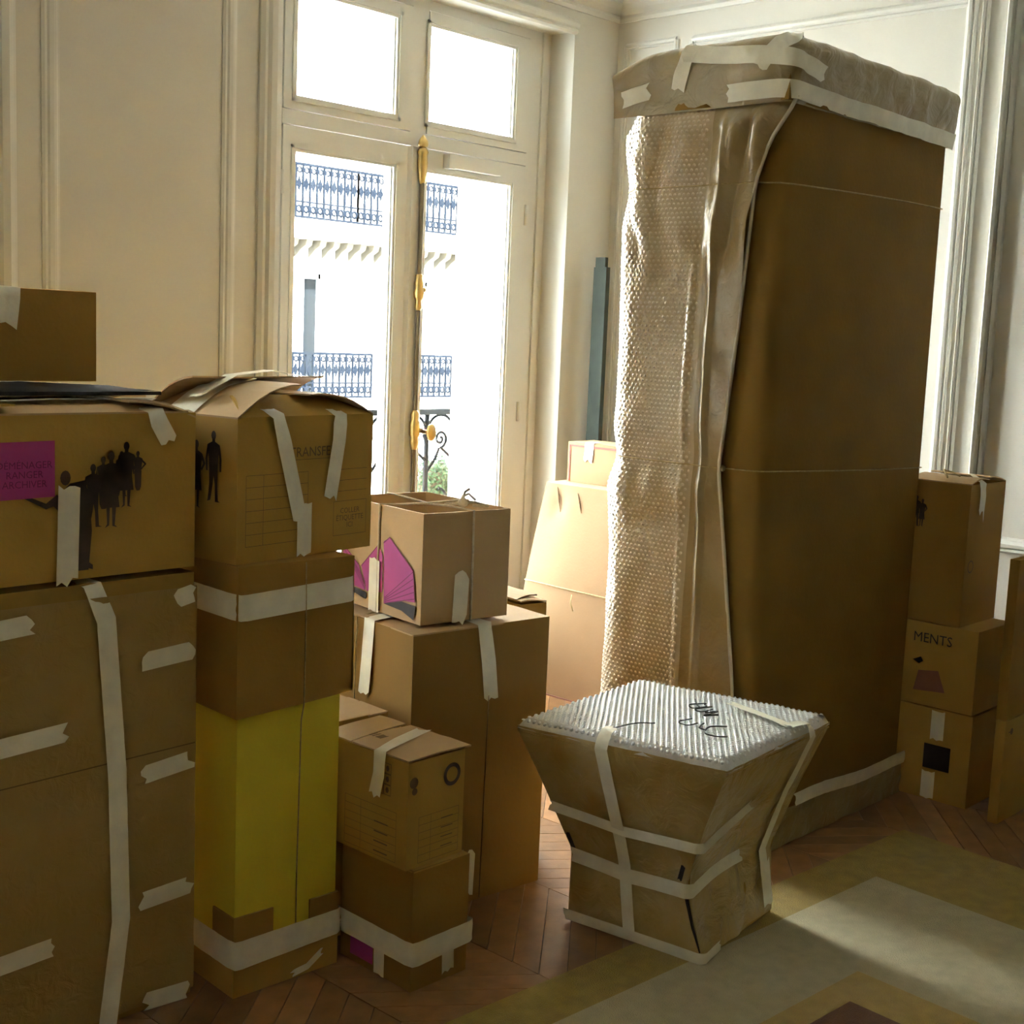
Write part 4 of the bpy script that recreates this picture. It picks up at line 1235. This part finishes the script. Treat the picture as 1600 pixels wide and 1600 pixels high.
text('TRANSFERT', 0.033, (0.243, 0, 0.252), (1, 0, 0), (0, 0, 1), NF, 'ink_soft', E_, off=0.0064)
text('COLLER\nÉTIQUETTE\nICI', 0.019, (0.362, 0, 0.082), (1, 0, 0), (0, 0, 1), NF, 'ink_soft', E_, off=0.0064)
dc = Decal((0, 0, 0), (0, -1, 0), (0, 0, 1), NL, 0.006)
for y, z, s, k in ((-0.055, 0.140, 0.165, 0), (-0.115, 0.120, 0.16, 1), (-0.145, 0.10, 0.15, 2), (-0.18, 0.10, 0.15, 0)):
    figure(dc, y - 0.02, z, s, k)
dc.build('figures_print', 'ink_fig', E_)
ribbon([((0.100, 0.11, h + 0.045), (0, -0.3, 1)), ((0.112, 0.02, h + 0.016), (0, -0.3, 1)), ((0.120, -0.003, h + 0.004), cut(NF, NT)), ((0.138, -0.006, h - 0.06), NF), ((0.172, -0.006, 0.16), NF), ((0.192, -0.006, 0.090), NF)], 0.044, 'tape', E_, jag=0.008)
ribbon([((0.205, -0.007, 0.125), NF), ((0.205, -0.007, 0.004), NF)], 0.047, 'tape', E_, jag=0.005)
ribbon([((0.30, 0.10, h + 0.048), (0, -0.3, 1)), ((0.318, 0.02, h + 0.014), (0, -0.3, 1)), ((0.325, -0.003, h + 0.002), cut(NF, NT)), ((0.318, -0.006, h - 0.06), NF), ((0.292, -0.006, 0.140), NF)], 0.044, 'tape', E_, jag=0.010)
ribbon([((0.02, 0.17, h + 0.035), NT), ((0.12, 0.165, h + 0.082), NT), ((0.24, 0.16, h + 0.094), NT), ((0.34, 0.15, h + 0.08), NT)], 0.048, 'tape', E_, off=0.010, jag=0.01)

ribbon([((0.005, 0.20, h + 0.008), (-0.4, 0, 0.9)), ((0.02, 0.20, h + 0.019), (-0.4, 0, 0.9)), ((0.06, 0.20, h + 0.044), (-0.4, 0, 0.9)), ((0.10, 0.20, h + 0.063), (-0.3, 0, 0.95)), ((0.19, 0.20, h + 0.080), (-0.15, 0, 1))], 0.10, 'tape', E_, off=0.003, jag=0.01)

# ------------------------------------------------------------------ F: large plain carton
w, d, h = 0.485, 0.44, 0.800
Fb = thing('large_plain_carton', 'large plain brown carton on the floor under the open pink-book carton', 'box', (2.362, 2.548, 0), -6.5)
box_body(w, d, h, 'body', 'cb6', Fb, bulge=0.006, seed=21.0)
closed_top(Fb, w, d, h - 0.004, 'cb3', lift=(0.003, 0.006))
R_ = thing('slim_carton', 'slim carton with a lifted lid just visible behind the large plain carton', 'box', (2.905, 2.665, 0), -10.0)
box_body(0.10, 0.24, 0.796, 'body', 'cb2', R_, bulge=0.002, seed=71.0)
flap(R_, (0.10, 0.0, 0.798), (0.10, 0.24, 0.798), (-1, 0, 0), 0.10, 0.006, 'cb3', curve=0.004, seed=6)
flap(R_, (0.0, 0.24, 0.806), (0.0, 0.02, 0.806), (1, 0, 0), 0.095, 0.004, 'cb3', curve=0.006, seed=8, skew=(0.0, 0.1))
ribbon([((0.235, 0.10, h + 0.008), NT), ((0.240, -0.002, h + 0.005), cut(NF, NT)), ((0.255, -0.008, h - 0.10), NF), ((0.270, -0.008, h - 0.215), NF)], 0.05, 'tape', Fb, jag=0.012)
ribbon([((0.06, 0.205, h + 0.008), NT), ((-0.001, 0.205, h + 0.004), cut(NL, NT)), ((-0.008, 0.205, h - 0.12), NL), ((-0.008, 0.215, h - 0.205), NL)], 0.05, 'tape', Fb, jag=0.016)
string_on([(-0.009, 0.265, 0.02), (-0.0095, 0.262, 0.5), (-0.007, 0.26, h + 0.002), (0.05, 0.26, h + 0.009)], 'string', Fb)
string_on([(-0.008, 0.262, h - 0.01), (-0.02, 0.235, h - 0.03), (-0.022, 0.245, h - 0.08), (-0.014, 0.25, h - 0.12)], 'string_end', Fb)
string_on([(0.252, -0.010, 0.01), (0.257, -0.0105, 0.4), (0.26, -0.010, h - 0.2)], 'string', Fb, 0.0014, 'ink_soft')
ribbon([((0.210, -0.008, 0.155), NF), ((0.205, -0.009, 0.03), NF)], 0.045, 'tape', Fb, jag=0.014)

# ------------------------------------------------------------------ G: open carton tied with string, pink book print
w, d, h = 0.298, 0.415, 0.305
G = thing('book_carton', 'open carton tied crosswise with string, pink open book printed on its side', 'box', (2.415, 2.580, 0.813), -8.0)
box_body(w, d, h, 'body', 'cb3', G, open_top=True, bulge=0.003, seed=25.0, thick=0.006)
string_on([(0.165, -0.006, 0.0), (0.165, -0.006, h * .5), (0.165, -0.004, h + 0.002), (0.160, 0.12, h + 0.001), (0.158, d * .48, h - 0.004), (0.16, d - 0.1, h), (0.16, d + 0.004, h + 0.002), (0.16, d + 0.006, 0.0)], 'string', G, 0.0036, 'string_pale')
string_on([(-0.006, d * .5, 0.0), (-0.006, d * .5, h * .5), (-0.004, d * .5, h + 0.002), (0.07, d * .495, h - 0.002), (0.158, d * .48, h - 0.002), (0.23, d * .5, h), (w + 0.004, d * .5, h + 0.002), (w + 0.006, d * .5, 0.0)], 'string', G, 0.0036, 'string_pale')
kx, ky, kz = 0.200, 0.095, h + 0.008
b = MB().lathe([(0.003, -0.012), (0.014, -0.006), (0.016, 0.004), (0.008, 0.014), (0.003, 0.018)], (kx, ky, kz), 'z', 8)
knot = b.build('knot', 'string_pale', G, True)
string_on([(0.162, 0.13, h + 0.001), (0.18, 0.11, h + 0.004), (kx, ky, kz)], 'string', G, 0.0036, 'string_pale')
for l in ([(0, 0, 0), (0.02, 0.03, 0.016), (0.05, 0.04, 0.02), (0.06, 0.02, 0.004)], [(0, 0, 0), (0.03, -0.015, 0.004), (0.055, -0.02, -0.004), (0.06, -0.04, -0.006), (0.02, -0.02, -0.004)],
          [(0, 0, 0.008), (0.012, 0.01, 0.03), (0.03, 0.012, 0.038)], [(0, 0, 0.004), (-0.02, 0.02, 0.0), (-0.038, 0.036, -0.006)]):
    string_on([(kx + a, ky + c, kz + e_) for a, c, e_ in l], 'bow_loop', G, 0.0042, 'string_pale')
MB().box((-0.004, 0.203, 0.004), (0.0, 0.211, h - 0.004)).build('seam_gap', 'ink_soft', G)
# pink open book on the left side: 2-D axes = (distance from far corner towards viewer, height)
dc = Decal((0, d, 0), (0, -1, 0), (0, 0, 1), NL, 0.0045)
dc.poly([(0.020, 0.060), (0.022, 0.165), (0.105, 0.120), (0.145, 0.050)])
dc.poly([(0.120, 0.118), (0.205, 0.190), (0.228, 0.165), (0.230, 0.060), (0.150, 0.050)])
dc.poly([(0.240, 0.030), (0.232, 0.205), (0.262, 0.220), (0.380, 0.145), (0.392, 0.060), (0.330, 0.055)])
dc.build('book_print', 'pink', G)
dk = Decal((0, d, 0), (0, -1, 0), (0, 0, 1), NL, 0.0050)
for i in range(5):
    dk.line((0.030 + 0.012 * i, 0.150 - 0.006 * i), (0.145, 0.050 + 0.006 * i), 0.0022)
    dk.line((0.245, 0.032 + 0.004 * i), (0.392 - 0.003 * i, 0.070 + 0.018 * i), 0.0024)
dk.line((0.020, 0.060), (0.022, 0.165), 0.003); dk.line((0.022, 0.165), (0.105, 0.120), 0.003); dk.line((0.120, 0.118), (0.205, 0.190), 0.003)
dk.line((0.232, 0.200), (0.262, 0.220), 0.003); dk.line((0.262, 0.220), (0.380, 0.145), 0.003); dk.line((0.380, 0.145), (0.392, 0.060), 0.003)
dk.build('page_lines', 'pink_dark', G)
db = Decal((0, d, 0), (0, -1, 0), (0, 0, 1), NL, 0.0048)
db.poly([(0.016, 0.056), (0.148, 0.046), (0.150, 0.026), (0.090, 0.034), (0.016, 0.030)])
db.build('cover_print', 'ink', G)
db = Decal((0, d, 0), (0, -1, 0), (0, 0, 1), NL, 0.0048)
db.poly([(0.240, 0.030), (0.330, 0.052), (0.395, 0.050), (0.388, 0.010), (0.330, 0.026)])
db.build('cover_print', 'ink', G)
ribbon([((-0.0065, 0.222, 0.15), NL), ((-0.0065, 0.222, 0.003), NL)], 0.052, 'tape', G, jag=0.006)
ribbon([((0.130, -0.0055, 0.125), NF), ((0.125, -0.0055, 0.003), NF)], 0.050, 'tape', G, jag=0.02)

# ------------------------------------------------------------------ H: two small cartons stacked, and the one behind them
H2 = thing('taped_base_carton', 'small carton on the floor with pink patch and white tape band round its foot', 'box', (2.104, 2.243, 0), -1.5)
w, d, h = 0.186, 0.275, 0.308
box_body(w, d, h, 'body', 'cb2', H2, bulge=0.003, seed=31.0)
closed_top(H2, w, d, h - 0.004, 'cb1')
band_tape(0.108, 0.05, H2, w, d, 0.006, 0.004)
band_tape(0.086, 0.03, H2, w, d, 0.007, 0.010)
Decal((0, d, 0), (0, -1, 0), (0, 0, 1), NL, 0.004).rect(0.045, 0.020, 0.09, 0.055).build('pink_print', 'pink', H2)
ribbon([((-0.006, 0.112, 0.085), NL), ((-0.005, 0.112, 0.004), NL)], 0.040, 'tape', H2, jag=0.003)
ribbon([((0.115, -0.006, 0.085), NF), ((0.118, -0.005, 0.022), NF)], 0.040, 'tape', H2, jag=0.004)
H1 = thing('printed_small_carton', 'small carton with lit lid, black ring stamp and printed tables, stacked on another', 'box', (2.086, 2.252, 0.312), 0.5)
w, d, h = 0.190, 0.315, 0.268
box_body(w, d, h, 'body', 'cb1', H1, bulge=0.003, seed=33.0)
flap(H1, (0, d * 0.66, h + 0.002), (0, 0, h + 0.002), (1, 0, 0), 0.198, 0.004, 'cb3', name='lid_flap', curve=0.004, seed=2, skew=(0.0, -0.06))
flap(H1, (0, d, h + 0.0015), (0, d * 0.68, h + 0.0015), (1, 0, 0), 0.186, 0.008, 'cb3', name='lid_flap', curve=0.003, seed=3)
ribbon([((0.188, 0.150, h + 0.010), NT), ((0.08, 0.118, h + 0.012), NT), ((-0.001, 0.100, h + 0.006), cut(NL, NT)), ((-0.005, 0.098, h - 0.05), NL), ((-0.005, 0.112, h - 0.105), NL)], 0.040, 'tape', H1, off=0.0025, jag=0.008)
d1 = Decal((0, 0, h + 0.0105), (1, 0, 0), (0, 1, 0), NT, 0.0012)
d1.rect(0.055, 0.165, 0.075, 0.022); d1.rect(0.055, 0.192, 0.075, 0.007); d1.rect(0.055, 0.203, 0.075, 0.007); d1.build('lid_print', 'ink_soft', H1)
d2 = Decal((0, 0, 0), (1, 0, 0), (0, 0, 1), NF, 0.0038)
d2.ring(0.143, h - 0.055, 0.019, 0.029); d2.build('ring_stamp', 'ink_fig', H1)
d3 = Decal((0, 0, 0), (1, 0, 0), (0, 0, 1), NF, 0.0038)
d3.frame(0.035, 0.012, 0.135, 0.115, 0.001)
for i in range(1, 6): d3.line((0.035, 0.012 + 0.019 * i), (0.17, 0.012 + 0.019 * i), 0.001)
d3.line((0.075, 0.012), (0.075, 0.127), 0.001)
for i in range(4): d3.rect(0.11, 0.035 + 0.024 * i, 0.04, 0.0025)
d3.disc(0.015, h - 0.05, 0.014); d3.disc(0.018, h - 0.072, 0.009)
d3.build('table_print', 'ink_soft', H1)
d4 = Decal((0, d, 0), (0, -1, 0), (0, 0, 1), NL, 0.0038)
d4.frame(0.09, 0.012, 0.190, 0.125, 0.001)
for i in range(1, 6): d4.line((0.09, 0.012 + 0.021 * i), (0.28, 0.012 + 0.021 * i), 0.001)
d4.line((0.15, 0.012), (0.15, 0.137), 0.001)
for i in range(4): d4.rect(0.20, 0.020 + 0.025 * i, 0.05, 0.0035)
for i in range(2):
    for j in range(3):
        d4.frame(0.205 + 0.027 * i, h - 0.095 + 0.027 * j, 0.025, 0.025, 0.0015)
        d4.disc(0.2175 + 0.027 * i, h - 0.0825 + 0.027 * j, 0.006, 0.008, 6)
d4.build('pictogram_print', 'ink_soft', H1)
Q = thing('hidden_carton', 'half-hidden carton standing behind the small printed carton', 'box', (2.135, 2.600, 0), -2)
w, d, h = 0.185, 0.24, 0.590
box_body(w, d, h, 'body', 'cb2', Q, bulge=0.003, seed=36.0)
closed_top(Q, w, d, h - 0.004, 'cb3')

# ------------------------------------------------------------------ J, K: cartons by the window, L: dark bar
J = thing('window_carton', 'tall pale carton tied with string in the window light, right of the window', 'box', (4.405, 3.26, 0))
w, d, h = 0.34, 0.83, 0.955
b = MB()
def jw(u, v):     # left face leaning, far end drawn in towards the top
    y = lerp(0, d - 0.145 * v + 0.02 * math.sin(math.pi * v), u)
    x = 0.035 * v - 0.010 * math.sin(math.pi * u) * math.sin(math.pi * v) + 0.012 * math.exp(-((v - 0.9) / 0.06) ** 2) * math.exp(-((u - 0.86) / 0.05) ** 2)
    return (x, y, v * h)
b.grid(lambda u, v: jw(1 - u, v), 24, 24)
def q(u, v): return jw(u, v)
for (f) in (lambda u, v: tuple(Vector(jw(0, v)).lerp(Vector((w, 0, v * h)), u)),
            lambda u, v: tuple(Vector((w, 0, v * h)).lerp(Vector((w, jw(1, v)[1], v * h)), u)),
            lambda u, v: tuple(Vector((w, jw(1, v)[1], v * h)).lerp(Vector(jw(1, v)), u))):
    b.grid(f, 6, 12)
b.poly([(0, 0, 0), (0, d, 0), (w, d, 0), (w, 0, 0)])
b.build('body', 'cb5', J, True)
yt = jw(1, 1)[1]
flap(J, (0.035, yt, h), (0.035, 0, h), (1, 0, 0), (w - 0.035) / 2 - 0.002, 0.0, 'cb3')
flap(J, (w, 0, h), (w, yt, h), (-1, 0, 0), (w - 0.035) / 2 - 0.002, 0.0, 'cb3')
string_on([(jw(u, 0.515 + 0.01 * u)[0] - 0.004, jw(u, 0.515)[1], h * (0.515 + 0.01 * u)) for u in [i / 12 for i in range(13)]], 'string', J, 0.003)
string_on([(jw(0.62, .5)[0] - 0.004, jw(0.62, .5)[1], h * 0.50), (-0.02, jw(0.6, .5)[1], h * 0.47), (-0.015, jw(0.585, .5)[1], h * 0.43)], 'string_end', J, 0.0025)
for (u0, v0, u1, v1) in ((0.90, 0.985, 0.84, 0.87), (0.72, 0.97, 0.66, 0.88)):
    p0, p1 = Vector(jw(u0, v0)), Vector(jw(u1, v1))
    MB().tube([p0 + Vector((-0.001, 0, 0)), p0.lerp(p1, .5) + Vector((-0.002, 0, 0)), p1 + Vector((-0.001, 0, 0))], 0.002, 4, radii=[0.001, 0.004, 0.001]).build('crease', 'ink_soft', J)
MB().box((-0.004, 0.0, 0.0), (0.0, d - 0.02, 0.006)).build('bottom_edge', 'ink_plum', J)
K = thing('red_lined_carton', 'small carton with a red printed border, standing on the carton by the window', 'box', (4.53, 3.46, 0.960))
w, d, h = 0.18, 0.445, 0.180
box_body(w, d, h, 'body', 'cb5', K, bulge=0.002, seed=41.0)
closed_top(K, w, d, h - 0.004, 'cb3', seam='y')
Decal((0, d, 0), (0, -1, 0), (0, 0, 1), NL, 0.003).line((0.012, 0.004), (0.012, h - 0.012), 0.008).line((0.012, h - 0.016), (d, h - 0.016), 0.008).build('red_border', 'red', K)
ribbon([((0.05, 0.32, h + 0.004), NT), ((-0.001, 0.32, h + 0.002), cut(NL, NT)), ((-0.003, 0.32, h - 0.04), NL), ((-0.003, 0.325, h - 0.075), NL)], 0.05, 'tape', K, mt='label_white', jag=0.012)
Lb = thing('dark_metal_bar', 'long dark green metal bar standing upright in the corner', 'bar', (4.81, 3.965, 0))
MB().box((0, 0, 0), (0.028, 0.075, 1.93)).build('bar', 'bar', Lb)
MB().box((0.004, 0.012, 1.93), (0.024, 0.070, 1.975)).build('bar_end', 'bar', Lb)

# ------------------------------------------------------------------ right-hand stack
O3 = thing('dark_patched_carton', 'bottom carton of the stack beside the wardrobe, with white tape and dark square', 'box', (4.452, 1.905, 0))
w, d, h = 0.30, 0.30, 0.335
box_body(w, d, h, 'body', 'cb1', O3, bulge=0.003, seed=51.0)
closed_top(O3, w, d, h - 0.004, 'cb1')
NLd = Decal((0, d, 0), (0, -1, 0), (0, 0, 1), NL, 0.004)
NLd.rect(0.13, 0.115, 0.10, 0.09).build('square_print', 'ink', O3)
ribbon([((-0.004, 0.125, 0.328), NL), ((-0.004, 0.125, 0.225), NL)], 0.05, 'tape', O3, jag=0.004)
ribbon([((-0.004, 0.145, 0.105), NL), ((-0.004, 0.145, 0.006), NL)], 0.05, 'tape', O3, jag=0.004)
O2 = thing('lettered_carton', 'carton lettered MENTS in the middle of the stack beside the wardrobe', 'box', (4.452, 1.910, 0.340))
w, d, h = 0.29, 0.295, 0.300
box_body(w, d, h, 'body', 'cb1', O2, bulge=0.003, seed=53.0)
closed_top(O2, w, d, h - 0.004, 'cb1')
text('MENTS', 0.050, (0, 0.165, 0.245), (0, -1, 0), (0, 0, 1), NL, 'ink', O2, off=0.005, sx=0.95)
dd = Decal((0, d, 0), (0, -1, 0), (0, 0, 1), NL, 0.004)
dd.poly([(0.06, 0.16), (0.09, 0.175), (0.10, 0.16), (0.085, 0.15)]); dd.build('arrow_print', 'ink', O2)
Decal((0, d, 0), (0, -1, 0), (0, 0, 1), NL, 0.0045).poly([(0.07, 0.05), (0.085, 0.125), (0.16, 0.135), (0.19, 0.06)]).build('faded_print', 'ink_plum', O2)
O1 = thing('tall_top_carton', 'tall carton on top of the stack beside the wardrobe, tape hanging from its edge', 'box', (4.458, 1.985, 0.643))
w, d, h = 0.285, 0.225, 0.505
box_body(w, d, h, 'body', 'cb2', O1, bulge=0.004, seed=55.0)
flap(O1, (0, d, h), (0, 0, h), (1, 0, 0), w / 2, 0.012, 'cb3', curve=0.010, seed=2)
flap(O1, (w, 0, h), (w, d, h), (-1, 0, 0), w / 2 - 0.004, 0.020, 'cb3', curve=0.006, seed=3)
ribbon([((0.10, 0.04, h + 0.020), NT), ((0.085, -0.002, h + 0.004), cut(NF, NT)), ((0.085, -0.006, h - 0.04), NF), ((0.08, -0.006, h - 0.11), NF)], 0.045, 'tape', O1, jag=0.03)
dd = Decal((0, d, 0), (0, -1, 0), (0, 0, 1), NL, 0.005)
figure(dd, 0.03, h - 0.165, 0.11, 0); figure(dd, 0.052, h - 0.165, 0.10, 1); dd.build('figures_print', 'ink_fig', O1)
Decal((0, 0, 0), (1, 0, 0), (0, 0, 1), NF, 0.005).ring(0.035, 0.215, 0.018, 0.023).build('ring_print', 'ink_soft', O1)
string_on([(0.02, 0.1, h + 0.018), (0.05, 0.13, h + 0.04), (0.075, 0.10, h + 0.03), (0.055, 0.07, h + 0.024)], 'string', O1, 0.004)
P1 = thing('flat_low_carton', 'flat upright carton on the floor at the far right edge', 'box', (4.397, 1.765, 0))
w, d, h = 0.50, 0.035, 0.362
box_body(w, d, h, 'body', 'cb1', P1, bulge=0.002, seed=61.0); closed_top(P1, w, d, h - 0.004, 'cb1')
dd = Decal((0, 0, 0), (1, 0, 0), (0, 0, 1), NF, 0.004); dd.disc(0.045, h - 0.04, 0.012); dd.rect(0.02, h - 0.042, 0.015, 0.004); dd.build('dot_print', 'ink_soft', P1)
P2 = thing('flat_upper_carton', 'flat upright carton stacked on the low one at the far right edge', 'box', (4.399, 1.768, 0.366))
w, d, h = 0.49, 0.034, 0.555
box_body(w, d, h, 'body', 'cb2', P2, bulge=0.003, seed=63.0); closed_top(P2, w, d, h - 0.004, 'cb2')
